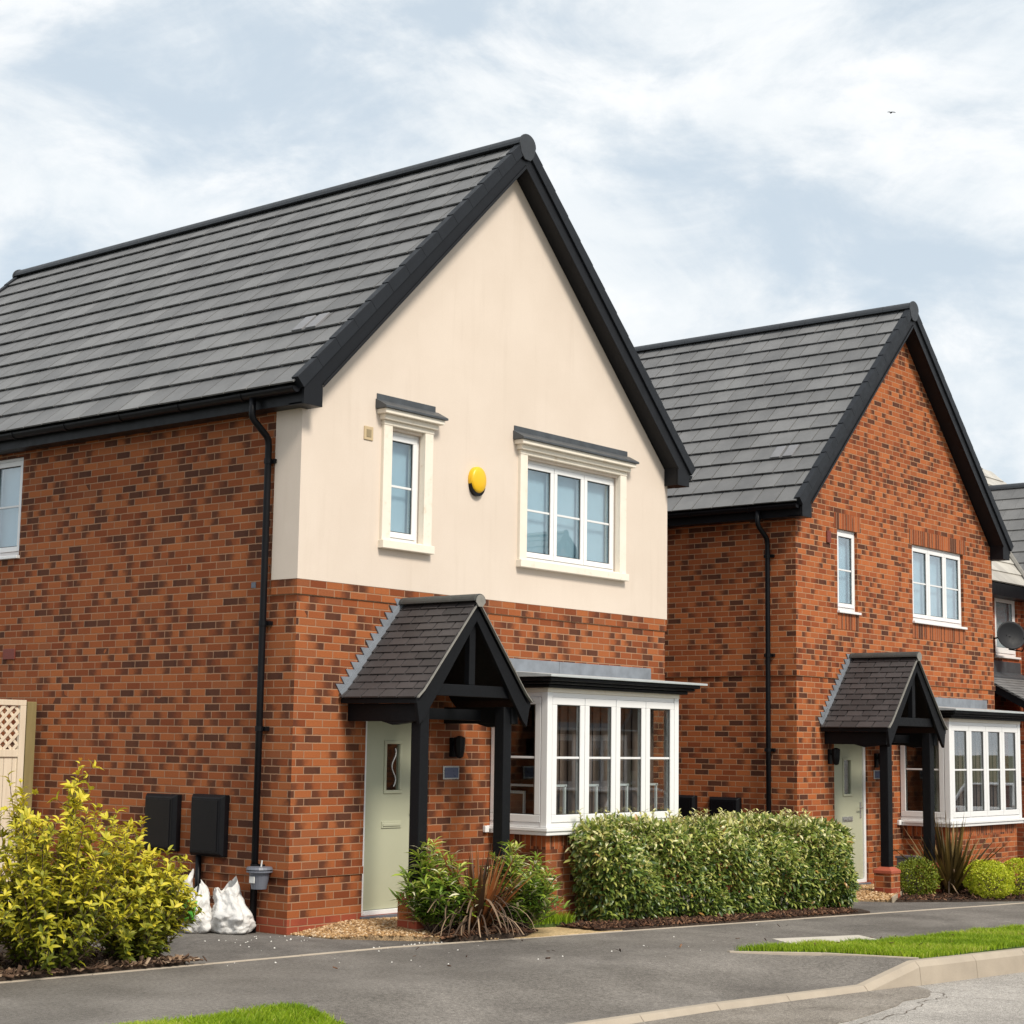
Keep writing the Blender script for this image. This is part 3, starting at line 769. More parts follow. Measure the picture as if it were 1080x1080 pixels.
    # vents
    if A:
        v = MB(); v.box(.84, .97, -.03, -.0185, 4.86, 5.0); V = v.build('air_vent', M['vent'], H, bevel=.004)
        MB().box(.872, .938, -.034, -.0305, 4.892, 4.968).build('vent_grille', M['vent_hole'], V)
        v = MB(); v.box(-.02, -.001, 4.53, 4.75, 2.68, 2.80); v.build('air_vent', M['red_vent'], H, bevel=.004)
        v = MB(); v.box(-.006, -.001, .585, .65, 3.31, 3.365); v.build('air_vent', M['grey_plastic'], H)
    else:
        v = MB(); v.box(.83, .935, -.025, -.001, 4.80, 4.965); v.build('air_vent', M['red_vent'], H, bevel=.004)
    return H

HA = build_house('a', (0, 0, 0), 'nearest detached house with cream rendered gable above red brick and black trimmed grey roof')
HB = build_house('b', (8.895, -.324, -.1415), 'all brick detached house with brick gable, right of the cream rendered one')

def place_on(h, x, y, z): return (h.location.x+x, h.location.y+y, h.location.z+z)

# things fixed to or leaning on the houses
al = empty('alarm_box', (2.59, -.02, 4.645), 'round yellow alarm box on cream rendered gable between two upstairs windows', 'alarm box')
m = MB(); seg = 24
vs = []; fs = []
prof_ = [(.150, 0.0), (.150, -.035), (.143, -.055), (.12, -.068), (.06, -.075), (.001, -.077)]
for (r_, y_) in prof_:
    for k in range(seg):
        t = 2*math.pi*k/seg
        vs.append((r_*math.cos(t)*.84, y_, r_*math.sin(t)*.98+.012))
for i in range(len(prof_)-1):
    for k in range(seg): fs.append((i*seg+k, i*seg+(k+1) % seg, (i+1)*seg+(k+1) % seg, (i+1)*seg+k))
fs.append(tuple(range((len(prof_)-1)*seg, len(prof_)*seg)))
m.raw(vs, fs); m.build('cover', M['yellow'], al, smooth=True)
m = MB(); m.prism([(.118*math.cos(t), .13*math.sin(t)-.035) for t in [2*math.pi*k/24 for k in range(24)]], 'y', -.045, -.001); m.build('back_plate', M['plastic'], al)

def lantern(h, x, z, label):
    e = empty('wall_lantern', place_on(h, x, -.015, z), label, 'wall light', 'black wall lanterns by the front doors')
    m = MB(); m.box(-.045, .045, -.012, .014, -.10, .10); m.tube([(0, -.01, .03), (0, -.07, .05), (0, -.09, .09)], .012, 8); m.build('bracket', M['plastic'], e)
    m = MB(); m.tube([(0, -.09, .12), (0, -.09, .10), (0, -.09, -.02), (0, -.09, -.10), (0, -.09, -.115)], [.02, .06, .055, .04, .012], 8); m.build('lamp_body', M['plastic'], e)
    return e
lantern(HA, 2.31, 1.775, 'black wall lantern beside the sage door of the cream rendered house')
lantern(HB, .865, 1.85, 'black wall lantern left of the pale door of the all brick house')
lantern(HB, 2.20, 1.80, 'black wall lantern half behind the porch post of the all brick house')
def plaque(h, x, z, label, s=1.):
    e = empty('name_plaque', place_on(h, x, -.001, z), label, 'plaque', 'slate plaques beside the front doors')
    MB().box(-.125*s, .125*s, -.014, 0, -.07*s, .07*s).build('plaque_frame', M['metal'], e, bevel=.004)
    MB().box(-.108*s, .108*s, -.018, -.0145, -.054*s, .054*s).build('slate_face', M['plaque'], e)
plaque(HA, 2.29, 1.51, 'dark slate plaque with silver rim below the lantern of the rendered house')
plaque(HB, 2.24, 1.60, 'small slate plaque behind the porch post of the all brick house', .9)

def meter(h, y0, y1, z0, z1, label, conduit=False):
    e = empty('meter_box', place_on(h, 0, (y0+y1)/2, z0), label, 'meter box', 'black utility meter boxes on the side walls')
    w = (y1-y0)/2; hh = z1-z0
    m = MB(); b, d = .03, .10
    vs = [(0,-w,0),(0,w,0),(0,w,hh),(0,-w,hh),(-d+.04,-w,0),(-d+.04,w,0),(-d+.04,w,hh),(-d+.04,-w,hh),(-d,-w+b,b),(-d,w-b,b),(-d,w-b,hh-b),(-d,-w+b,hh-b)]
    m.raw(vs, [(0,1,5,4),(1,2,6,5),(2,3,7,6),(3,0,4,7),(4,5,9,8),(5,6,10,9),(6,7,11,10),(7,4,8,11),(8,9,10,11),(3,2,1,0)])
    m.build('housing', M['plastic'], e, bevel=.008)
    m = MB(); m.box(-d-.006, -d+.001, -w+.06, w-.06, .05, hh-.05); m.build('door', M['plastic'], e, bevel=.003)
    if conduit:
        m = MB(); m.tube([(-.04, w-.10, .01), (-.04, w-.10, -z0-.05)], .03, 10); m.build('conduit', M['plastic'], e, smooth=True)
meter(HA, 1.575, 2.06, .70, 1.265, 'black meter box partly behind the golden shrub on the rendered house')
meter(HA, .86, 1.345, .68, 1.28, 'black meter box with conduit below, above the white sacks', True)
meter(HB, 1.575, 2.06, .80, 1.29, 'black meter box directly beside the bay of the rendered house, on the next brick wall')
meter(HB, .86, 1.345, .80, 1.28, 'black meter box just above the hedge, left of the downpipe of the all brick house')

# pot clipped to the downpipe
pt = empty('plant_pot', (-.12, .27, .42), 'grey plastic pot with white label clipped to the black downpipe', 'pot')
m = MB(); m.tube([(0,0,0), (0,0,.15), (0,0,.155)], [.072, .098, .10], 20); m.build('pot_body', M['grey_plastic'], pt, smooth=False)
m = MB(); m.tube([(0,0,.156), (0,0,.172)], [.125, .125], 20); m.tube([(0,0,.182), (0,0,.205)], [.128, .118], 20); m.tube([(0,0,.17), (0,0,.184)], [.10, .10], 16); m.build('rim', M['grey_plastic'], pt)
m = MB(); m.box(-.10, -.088, -.035, .03, .06, .12); m.build('label', M['paper'], pt)
m = MB(); m.tube([(0.02,0,.2), (.025,-.005,.265)], .008, 6); m.build('peg', M['paper'], pt)

# sacks against the wall
from mathutils import noise as mnoise
def sack_mesh(name, parent, rx, ry, h, seed, prof, lean=(0., 0.), crease=.03, mat=None):
    """prof: (height share, radius share) from the base to the open top; creases gather towards the neck"""
    nu, nv = 72, 46
    hs = [p[0] for p in prof]; rs = [p[1] for p in prof]; neck = hs[min(range(len(rs)-2), key=lambda i: rs[i+1])+1] if len(prof) > 3 else .8
    vs = []; fs = []
    for j in range(nv+1):
        t = j/nv; rr = float(np.interp(t, hs, rs))
        gather = math.exp(-((t-neck)/.16)**2)
        for i in range(nu):
            a = 2*math.pi*i/nu; ca, sa = math.cos(a), math.sin(a)
            k = 1+crease*(gather*2.2+.35)*(math.sin(7*a+seed+2*t)+.7*math.sin(12*a-seed*2+3*t))
            n1 = mnoise.fractal(Vector((ca*1.7+seed, sa*1.7, t*3.2)), .9, 2.1, 4)*.30
            n2 = mnoise.hetero_terrain(Vector((ca*4+seed, sa*4, t*7)), .8, 2, 3, .4)*.018
            x = rx*rr*(k+n1+n2)*ca + lean[0]*max(0, t-.4)**1.5; y = ry*rr*(k+n1+n2)*sa + lean[1]*max(0, t-.4)**1.5
            z = h*t+(.055*math.sin(a+2.2)+.03*math.sin(2*a+seed)+.02*math.sin(5*a))*max(0, t-.45)*1.8
            vs.append((x, y, max(.003, z)))
    for j in range(nv):
        for i in range(nu): fs.append((j*nu+i, j*nu+(i+1) % nu, (j+1)*nu+(i+1) % nu, (j+1)*nu+i))
    fs.append(tuple(range(nu))[::-1])
    m = MB(); m.raw(vs, fs); o = m.build(name, mat or M['sack'], parent, smooth=True)
    return o
OPEN = [(0, .86), (.05, 1.03), (.2, 1.10), (.36, 1.04), (.5, .86), (.64, .66), (.76, .56), (.88, .58), (1, .50)]
CLOSED = [(0, .80), (.06, 1.), (.25, 1.04), (.5, .95), (.75, .78), (.9, .5), (1, .12)]
s1 = empty('garden_sack', (-.24, .53, 0), 'large crumpled white sack with open top, nearest the downpipe', 'sack', 'white plastic sacks against the wall')
sack_mesh('sack_body', s1, .165, .225, .43, 3, OPEN, (.03, .22), .045)
s2 = empty('garden_sack', (-.44, .79, 0), 'white sack with bright green printed panel, between two other sacks', 'sack', 'white plastic sacks against the wall')
sack_mesh('sack_body', s2, .13, .155, .41, 11, CLOSED, (.10, .05), .012)
# printed panel follows the sack's front
m = MB(); vs = []; fs = []
for j in range(6):
    for i in range(8):
        y = -.13+.22*i/7; z = .12+.19*j/5
        vs.append((-.160+.09*(z/.42)**2+.035*((y+.02)/.12)**2-.012, y, z))
for j in range(5):
    for i in range(7): fs.append((j*8+i, j*8+i+1, (j+1)*8+i+1, (j+1)*8+i))
m.raw(vs, fs); GP = m.build('printed_panel', M['green_print'], s2, smooth=True)
sm = GP.modifiers.new('t', 'SOLIDIFY'); sm.thickness = .004
m = MB(); m.tube([(-.168+.10*(( .255+.045*math.sin(t))/.42)**2+.035*((-.03+.055*math.cos(t))/.12)**2, -.05+.055*math.cos(t), .255+.045*math.sin(t)) for t in [.3+k*.42 for k in range(11)]], .008, 6); m.build('printed_swirl', M['paper'], s2)
s3 = empty('garden_sack', (-.26, 1.24, 0), 'pale sack half hidden behind the golden shrub beside the conduit', 'sack', 'white plastic sacks against the wall')
sack_mesh('sack_body', s3, .15, .18, .47, 23, OPEN, (.03, -.05))

# grey trough behind the far porch pier
pl = empty('planter_trough', place_on(HB, 2.42, -.42, .10), 'small grey square planter behind the brick pier of the far porch', 'planter')
m = MB(); m.box(-.15, .15, -.15, .15, 0, .34); m.build('planter_box', M['grey_plastic'], pl, bevel=.01)
m = MB(); m.box(-.165, .165, -.165, .165, .341, .37); m.build('rim', M['grey_plastic'], pl, bevel=.005)

# ------------------------------------------------------------------ timber fence by the side wall
fe = empty('lattice_fence', (-.16, 4.05, 0), 'pale timber fence panel with lattice top beside the brick side wall', 'fence')
MB().box(-.02, .10, -.05, .07, -.2, 2.20).build('fence_post', M['fence_post'], fe, bevel=.006)
fp = MB(); x1 = -.03; x0 = -1.83; zt = 2.215
fp.box(x0, x1, -.045, -.0, zt-.06, zt); fp.box(x0, x1, -.04, -.0, 1.60, 1.68); fp.box(x1-.075, x1, -.046, .0, .05, zt-.061); fp.box(x0, x0+.075, -.046, .0, .05, zt-.061)
fp.box(x0+.076, x1-.076, -.04, 0, .06, .14)
fp.build('fence_frame', M['fence'], fe, bevel=.004)
bd = MB(); x = x0+.08
while x < x1-.08: bd.box(x, min(x+.10, x1-.076), -.022, -.006, .141, 1.599); x += .106
bd.build('fence_boards', M['fence'], fe)
lt = MB(); n = 13
for k in range(-5, 17):
    xa = x0+.1+k*.12
    za, zb = 1.68, zt-.06
    p0, p1 = xa, xa+(zb-za)
    def clip(xs, zs, xe, ze):
        lo, hi = x0+.08, x1-.08
        t0 = max(0, (lo-xs)/(xe-xs)) if xe > xs else max(0, (xs-hi)/(xs-xe)); t1 = min(1, (hi-xs)/(xe-xs)) if xe > xs else min(1, (xs-lo)/(xs-xe))
        if t1 <= t0: return None
        return (xs+(xe-xs)*t0, zs+(ze-zs)*t0, xs+(xe-xs)*t1, zs+(ze-zs)*t1)
    for (q, y) in ((clip(p0, za, p1, zb), -.032), (clip(p1, za, p0, zb), -.020)):
        if q:
            dx, dz = q[2]-q[0], q[3]-q[1]; l = math.hypot(dx, dz); nx, nz = -dz/l*.016, dx/l*.016
            lt.prism([(q[0]+nx, q[1]+nz), (q[2]+nx, q[3]+nz), (q[2]-nx, q[3]-nz), (q[0]-nx, q[1]-nz)], 'y', y, y+.010)
lt.build('lattice', M['fence'], fe)

# ------------------------------------------------------------------ terrace house at the right, behind
H3 = empty('terrace_house', (16.2, .55, -.25), 'partly hidden brick house with hipped grey roofs and lean-to at right edge', 'house')
m = MB(); wall_grid(m, 0, 9, -.5, 5.0, [(1.0, 1.95, 3.72, 4.80)], 0, .3, 'y'); m.box(0, .3, .3, 8, -.5, 5.0); m.box(8.7, 9, .3, 8, -.5, 5.0); m.build('wall', M['brick_c'], H3)
m = MB(); m.box(.3, 8.7, 2.0, 2.1, -.4, 4.9); m.build('interior_floor', M['interior'], H3)
window(H3, front(0), 1.0, 1.95, 3.72, 4.80, 1, blind='blind', bars=False, glz='glass', prof=.12)
def plane_tiles(mb, P0, U, Vv, lu, lv, gauge, tw, clip=None, lift=.03):
    """tile courses on any plane: U along the eaves, Vv up the slope"""
    P0, U, Vv = Vector(P0), Vector(U).normalized(), Vector(Vv).normalized(); N = U.cross(Vv).normalized()
    if N.z < 0: N = -N
    n = int(lv/gauge)
    for i in range(n):
        u = -(tw/2 if i % 2 else 0)
        while u < lu:
            a, b = max(0, u)+.002, min(lu, u+tw)-.002; u += tw
            if b-a < .03: continue
            if clip and not clip((a+b)/2, (i+.5)*gauge): continue
            q = [(a, i*gauge, lift), (b, i*gauge, lift), (b, (i+1)*gauge+.04, .006), (a, (i+1)*gauge+.04, .006)]
            top = [P0+U*x+Vv*y+N*h for x, y, h in q]; bot = [P-N*.025 for P in top]
            mb.raw([tuple(p) for p in top+bot], [(0,1,2,3),(7,6,5,4),(0,4,5,1),(1,5,6,2),(2,6,7,3),(3,7,4,0)])
s2_ = math.sqrt(.5)
mb = MB()
plane_tiles(mb, (-.3, -.25, 4.95), (1,0,0), (0,1,1), 11.6, 5.6, .33, .33, clip=lambda u, v: v < 11.6-u)
RF = mb.build('roof', M['tile_far_sunlit'], H3)
m = MB(); q = [(0, 0), (11.5, 0), (5.95, 5.55), (0, 5.55)]
m.raw([(-.3+u, -.25+v*s2_, 4.93+v*s2_-d) for d in (.0, .12) for u, v in q], [(0,1,2,3),(7,6,5,4),(0,4,5,1),(1,5,6,2),(2,6,7,3),(3,7,4,0)]); m.build('roof_deck', M['fascia'], RF)
m = MB(); m.box(-.3, 9.3, -.27, -.24, 4.72, 4.93); m.box(-.3, 9.3, -.24, -.002, 4.72, 4.735); m.build('fascia', M['fascia'], H3)
# cross gable on the right with its left slope towards us
mb = MB(); gx = 2.05; gw = 2.1
plane_tiles(mb, (gx-.1, 4.5, 4.98), (0,-1,0), (1,0,1), 7.0, 3.02, .33, .33, clip=lambda u, v: (4.5-u) < -.25+v*s2_+.35)
CG = mb.build('cross_roof', M['tile'], H3)
m = MB(); m.prism([(gx-.1, 4.95), (gx+gw, 4.98+gw), (gx+gw, 4.85+gw), (gx, 4.85)], 'y', -2.5, 3.0); m.build('roof_deck', M['fascia'], CG)
m = MB(); m.prism([(gx+gw+.13*math.cos(t), 5.0+gw+.11*math.sin(t)) for t in [math.pi*q/8 for q in range(9)]], 'y', -2.5, 2.9); m.build('ridge_tile', M['ridge'], CG)
m = MB(); m.tube([(gx-.12, -.27, 4.99), (gx-.12+2.75, -.27+2.75, 4.99+2.76)], .045, 6); m.build('valley_lead', M['mortar'], CG)
m = MB(); m.prism([(gx+.0, 4.85), (gx+2*gw, 4.85), (gx+gw, 4.85+gw)], 'y', -2.2, -2.0); m.box(gx+.05, gx+2*gw, -2.2, -2.0, -.5, 4.85); m.box(gx+.05, gx+.25, -2.0, -.002, -.5, 4.85); m.build('gable_wall', M['brick_c'], H3)
# lean-to roof below the window
mb = MB()
plane_tiles(mb, (-.05, -1.55, 2.60), (1,0,0), (0, 1.5, .78), 2.0, 1.66, .11, .2, lift=.02)
LT = mb.build('lean_to_roof', M['tile'], H3)
m = MB(); m.prism([(-1.55, 2.59), (-.01, 3.39), (-.01, 3.25), (-1.55, 2.45)], 'x', -.04, 1.94); m.build('roof_deck', M['fascia'], LT)
m = MB(); m.box(-.04, 1.98, -.03, -.002, 3.33, 3.62); m.prism([(-.22, 3.305), (-.031, 3.40), (-.031, 3.43), (-.22, 3.335)], 'x', -.04, 1.98); m.build('lead_flashing', M['lead_dark'], LT)
m = MB(); m.box(0, 1.9, -1.45, -.01, -.4, 2.45); m.build('porch_wall', M['brick_c'], H3)

# satellite dish
ds = empty('satellite_dish', (17.12, .22, 3.80), 'dark grey satellite dish in front of the far upstairs window', 'satellite dish')
m = MB(); vs = []; fs = []; nr, na = 8, 28
for j in range(nr+1):
    r_ = .27*j/nr
    for k in range(na):
        t = 2*math.pi*k/na; vs.append((r_*math.cos(t), -(.075*(1-(j/nr)**2))*-1-.0, r_*math.sin(t)*.93))
for j in range(nr):
    for k in range(na): fs.append((j*na+k, j*na+(k+1) % na, (j+1)*na+(k+1) % na, (j+1)*na+k))
m.raw(vs, fs); D_ = m.build('reflector', M['dish'], ds, smooth=True, recalc=False); D_.rotation_euler = (R(-10), 0, R(-38))
sm = D_.modifiers.new('t', 'SOLIDIFY'); sm.thickness = .012
m = MB(); m.tube([(0, .05, -.24), (-.02, -.2, -.28), (-.03, -.30, -.10)], .012, 8); m.build('feed_arm', M['plastic'], ds)
m = MB(); m.tube([(-.03, -.33, -.10), (-.03, -.25, -.05)], [.03, .035], 10); m.build('receiver', M['plastic'], ds)
m = MB(); m.tube([(0, .08, 0), (0, .33, -.05), (0, .33, -.30)], .018, 8); m.build('mast', M['plastic'], ds)

# ------------------------------------------------------------------ ground
def sheet(name, poly_x, yf0, yf1, dz, mat, step=.5, ny=3):
    xs = np.arange(poly_x[0], poly_x[1]+step*.5, step)
    vs = []; fs = []
    for x in xs:
        for j in range(ny+1):
            t = j/ny; vs.append((x, yf0(x)*(1-t)+yf1(x)*t, zg(x)+dz))
    for i in range(len(xs)-1):
        for j in range(ny): fs.append((i*(ny+1)+j, (i+1)*(ny+1)+j, (i+1)*(ny+1)+j+1, i*(ny+1)+j+1))
    m = MB(); m.raw(vs, fs); o = m.build(name, mat, None, recalc=False); tag(o, kind='structure')
    return o
def in_poly(px_, py_, poly):
    c = np.zeros(len(px_), bool); n = len(poly); j = n-1
    for i in range(n):
        xi, yi = poly[i]; xj, yj = poly[j]
        t = ((yi > py_) != (yj > py_)) & (px_ < (xj-xi)*(py_-yi)/(yj-yi+1e-12)+xi)
        c ^= t; j = i
    return c
def poly_sheet(name, poly, dz, mat, hfun=None, cell=None, skirt=.06):
    """a filled outline laid on the sloping ground; hfun(x,y) gives extra height"""
    bm = bmesh.new()
    n = len(poly); pts = []
    for i in range(n):
        a, b = Vector(poly[i]), Vector(poly[(i+1) % n]); k = max(1, int((b-a).length/.25))
        for q in range(k): pts.append(a.lerp(b, q/k))
    vs = [bm.verts.new((p.x, p.y, 0)) for p in pts]
    f = bm.faces.new(vs)
    if cell:
        lo = [min(p[i] for p in poly) for i in (0, 1)]; hi = [max(p[i] for p in poly) for i in (0, 1)]
        for ax in (0, 1):
            q = lo[ax]+cell
            while q < hi[ax]:
                co = Vector((q, 0, 0)) if ax == 0 else Vector((0, q, 0)); no = Vector((1, 0, 0)) if ax == 0 else Vector((0, 1, 0))
                bmesh.ops.bisect_plane(bm, geom=bm.verts[:]+bm.edges[:]+bm.faces[:], plane_co=co, plane_no=no); q += cell
    bmesh.ops.triangulate(bm, faces=[f for f in bm.faces if len(f.verts) > 4])
    for v in bm.verts: v.co.z = zg(v.co.x)+dz+(hfun(v.co.x, v.co.y) if hfun else 0)
    be = [e for e in bm.edges if len(e.link_faces) == 1]
    if skirt:
        r = bmesh.ops.extrude_edge_only(bm, edges=be)
        for v in [g for g in r['geom'] if isinstance(g, bmesh.types.BMVert)]: v.co.z = zg(v.co.x)-skirt
    bmesh.ops.recalc_face_normals(bm, faces=bm.faces)
    me = bpy.data.meshes.new(name); bm.to_mesh(me); bm.free(); me.materials.append(mat)
    o = bpy.data.objects.new(name, me); C.objects.link(o)
    return o

g = MB(); g.raw([(-900,-900,-.95),(900,-900,-.95),(900,900,-.95),(-900,900,-.95)], [(0,1,2,3)]); tag(g.build('ground', M['earth'], recalc=False), kind='structure')
sheet('driveway', (-14, 40), Ye, lambda x: 26., 0., M['tarmac_drive'], .5, 6)
def kerb_top(x):
    if x < -4.4 or x > 2.9: return .005
    if x > 2.1: return -.15+.155*(x-2.1)/.8
    if x < -3.5: return -.15+.155*(-3.5-x)/.9
    return -.15
def pdip(x, y):
    "fall of the crossing towards the dropped kerb"
    k = min(1., max(0., 1-(y-Yk(x)-.125)/1.4)); return (kerb_top(x)-.005)*k*k*(3-2*k)
def sheet_pave():
    xs = sorted(set(np.arange(-24, 60, .5).tolist()+[-4.4, -3.5, 2.1, 2.3, 2.9])); ts = [0, .07, .14, .21, .28, .35, .42, .55, .75, 1.]
    vs = []; fs = []
    for x in xs:
        for t in ts:
            y = (Yk(x)+.125)*(1-t)+Ye(x)*t; vs.append((x, y, zg(x)+pdip(x, y)))
    n = len(ts)
    for i in range(len(xs)-1):
        for j in range(n-1): fs.append((i*n+j, (i+1)*n+j, (i+1)*n+j+1, i*n+j+1))
    m = MB(); m.raw(vs, fs); tag(m.build('pavement', M['tarmac'], None, recalc=False), kind='structure')
sheet('road', (-30, 60), lambda x: Yk(x)-6.2, lambda x: Yk(x)-.0, -.20, M['road'], .5, 4)
sheet('far_pavement', (-30, 60), lambda x: Yk(x)-14., lambda x: Yk(x)-6.2, -.02, M['tarmac'], 1., 2)
# worn apron of older tarmac along the dropped kerb, with an uneven edge
ap = [(x, Yk(x)) for x in np.arange(-9, 2.5, .5)] + [(2.75, Yk(2.75)-.02), (2.6, Yk(2.6)-.26), (2.35, Yk(2.3)-.42), (2.17, Yk(2.17)-.50), (1.75, Yk(1.7)-.53), (1.45, Yk(1.4)-.66), (.9, Yk(.9)-.80), (.36, Yk(.3)-.93), (-.3, Yk(-.3)-1.0), (-1.3, Yk(-1)-1.2), (-3, Yk(-3)-1.3), (-9, Yk(-9)-1.3)]
tag(poly_sheet('road_apron', ap, -.192, M['road_patch'], skirt=.2005), kind='structure')

def strip(name, pts, w, dz, mat, h=.03, kind='structure'):
    m = MB()
    for i in range(len(pts)-1):
        a, b = Vector(pts[i]), Vector(pts[i+1]); d = (b-a).normalized(); nn = Vector((-d.y, d.x))*w/2
        L_ = (b-a).length; k = max(1, int(round(L_/.915)))
        for q in range(k):
            p, r_ = a+d*(L_*q/k+.002), a+d*(L_*(q+1)/k-.002)
            c = [p+nn, r_+nn, r_-nn, p-nn]
            j = random.uniform(-.0015, .0015)
            m.raw([(v.x, v.y, zg(v.x)+dz+j) for v in c]+[(v.x, v.y, zg(v.x)+dz-h) for v in c], [(0,1,2,3),(7,6,5,4),(0,4,5,1),(1,5,6,2),(2,6,7,3),(3,7,4,0)])
    o = m.build(name, mat, bevel=.003); tag(o, kind=kind); return o
def crack(pts, w0):
    m = MB(); q = []
    rr = random.Random(5)
    for i in range(len(pts)-1):
        a, b = Vector(pts[i]), Vector(pts[i+1])
        for k in range(6): q.append(a.lerp(b, k/6)+Vector((rr.uniform(-.03, .03), rr.uniform(-.03, .03))))
    vs = []; fs = []
    for i, p in enumerate(q):
        d = (q[min(i+1, len(q)-1)]-q[max(i-1, 0)]).normalized(); nn = Vector((-d.y, d.x))*w0*rr.uniform(.3, 1.3)
        vs += [(p.x+nn.x, p.y+nn.y, zg(p.x)-.196), (p.x-nn.x, p.y-nn.y, zg(p.x)-.196)]
        if i: fs.append((2*i-2, 2*i-1, 2*i+1, 2*i))
    m.raw(vs, fs); tag(m.build('road_crack', M['crack'], recalc=False), kind='structure')
crack([(2.62, -5.2), (2.45, -5.48), (2.25, -5.58), (1.8, -5.6), (1.5, -5.72), (.95, -5.80), (.4, -5.85), (-.3, -5.85)], .005)
crack([(2.3, -5.56), (2.5, -5.95), (2.55, -6.3), (2.95, -6.6), (3.4, -7.0)], .004)
strip('pavement_edging', [(x, Ye(x)) for x in np.arange(-12, 30, 2.)], .05, .007, M['edging'])
# verges
VR = [(2.25, -3.52), (4.0, Yv(4)), (6.5, Yv(6.5)), (30, Yv(30)-.5), (30, Yk(30)+.14), (6.0, Yk(6)+.14), (3.7, Yk(3.7)+.14), (3.18, Yk(3.18)+.18), (2.86, -4.12)]
VL = [(-3.0, -3.17), (-4.2, -3.27), (-8, -3.50), (-12, -3.3), (-12, Yk(-12)+.14), (-4.3, Yk(-4.3)+.14), (-3.25, -4.25), (-3.02, -3.8), (-2.92, -3.35)]
hum = lambda x, y: pdip(x, y)+.012*math.sin(x*1.7)*math.sin(y*2.1)
tag(poly_sheet('verge_soil', VR, .007, M['turf'], hum, .4), kind='structure')
tag(poly_sheet('verge_soil', VL, .007, M['turf'], hum, .4), kind='structure')
strip('verge_edging', [(6.5, Yv(6.5)+.03), (4.0, Yv(4)+.03), (2.20, -3.50), (2.80, -4.12), (3.14, Yk(3.14)+.16)], .05, .010, M['edging'])
# kerb stones: dropped along the crossing, rising to a full upstand at both ends
m = MB(); xs = [-24+.9*k for k in range(0, 80)]
KX = list(np.arange(-24.2, -4.5, .9)) + [-4.4, -3.5] + list(np.arange(-2.6, 1.5, .9)) + [2.1, 2.9] + list(np.arange(3.85, 60, .9))
for a, b in zip(KX[:-1], KX[1:]):
    a2, b2 = a+.003, b-.003
    vs = []
    for x in (a2, b2):
        zt = zg(x)+kerb_top(x); y = Yk(x); j = 0
        vs += [(x, y+.125, zg(x)-.32), (x, y+.125, zt), (x, y+.05, zt), (x, y+.008, zt-.05), (x, y-.02, zg(x)-.32)]
    m.raw(vs, [(0,1,2,3,4),(9,8,7,6,5),(0,5,6,1),(1,6,7,2),(2,7,8,3),(3,8,9,4),(4,9,5,0)])
tag(m.build('kerb', M['kerb'], bevel=.006), kind='structure')
sheet_pave()
# the crossing falls from the pavement to the dropped kerb
# pale slab let into the pavement, buff garden path, stepping slab
tag(poly_sheet('paving_slab', [(3.62, -3.10), (4.72, -3.46), (4.45, -3.84), (3.30, -3.52)], .005, M['slab'], skirt=.02), kind='structure')
tag(poly_sheet('garden_path', [(1.55, -1.56), (3.05, Ye(3.05)+.02), (3.0, -1.2), (2.6, -.95), (2.3, -.5), (1.75, -.5), (1.5, -1.0)], .012, M['buff'], skirt=.03), kind='structure')

# gravel beds
def bed_h(x, y): return .085*min(1., max(0., (x-.05)/.75))*min(1., max(0., (y+1.5)/.7))
GA = [(.06, -.02), (.10, -.5), (.45, -.92), (.8, -1.30), (1.3, -1.5), (2.4, -.9), (2.95, -.3), (2.95, 0.05), (.06, .05)]
tag(poly_sheet('gravel_bed', GA, .004, M['gravel_base'], bed_h, .15), kind='structure')
ox, oy = HB.location.x, HB.location.y
GB = [(ox+.10, oy-.05), (ox+.11, -1.15), (9.28, -1.50), (10.4, -1.05), (11.4, -.9), (11.8, -.40), (11.8, oy+.05), (ox+.10, oy+.05)]
tag(poly_sheet('gravel_bed', GB, .004, M['gravel_base'], lambda x, y: bed_h(x-ox, y-oy), .15), kind='structure')
# mulch beds
MA = [(.62, -.98), (.85, -1.43), (1.7, Ye(1.7)+.03), (2.1, -1.3), (2.0, -.85), (1.3, -.7), (.8, -.75)]
tag(poly_sheet('planting_bed', MA, .006, M['soil'], lambda x, y: .05*max(0, 1-((x-1.35)**2/.5+(y+1.2)**2/.25)) + .02, .15), kind='structure')
MH = [(2.75, Ye(2.75)+.035), (7.35, Ye(7.35)+.035), (7.6, -1.95), (7.6, -1.3), (5.6, -.78), (2.75, -.9)]
tag(poly_sheet('hedge_bed', MH, .006, M['soil'], lambda x, y: .02, .3), kind='structure')
ML = [(-2.12, Ye(-2.12)+.03), (-12, Ye(-12)+.03), (-12, 3.), (-2.6, 3.), (-2.15, 1.2)]
tag(poly_sheet('shrub_bed', ML, .006, M['soil'], lambda x, y: .03, .4), kind='structure')
MBd = [(9.30, -1.53), (10.1, -2.0), (10.9, -2.38), (11.6, -2.68), (15.3, -3.12), (15.3, -.35), (11.9, -.35), (11.4, -.9), (10.42, -1.07)]
tag(poly_sheet('planting_bed', MBd, .008, M['soil'], lambda x, y: .015, .3), kind='structure')
strip('timber_edging', [(9.22, -1.53), (9.8, -1.29), (10.45, -1.04)], .025, .075, M['grey_timber'], .2)
MG = [(2.0, -1.05), (3.0, -1.1), (3.0, -.0), (2.0, -.0)]
tag(poly_sheet('lawn_soil', [(2.3, -.98), (2.98, -1.12), (2.98, -.02), (2.05, -.02)], .02, M['turf'], lambda x, y: .03, .3), kind='structure')

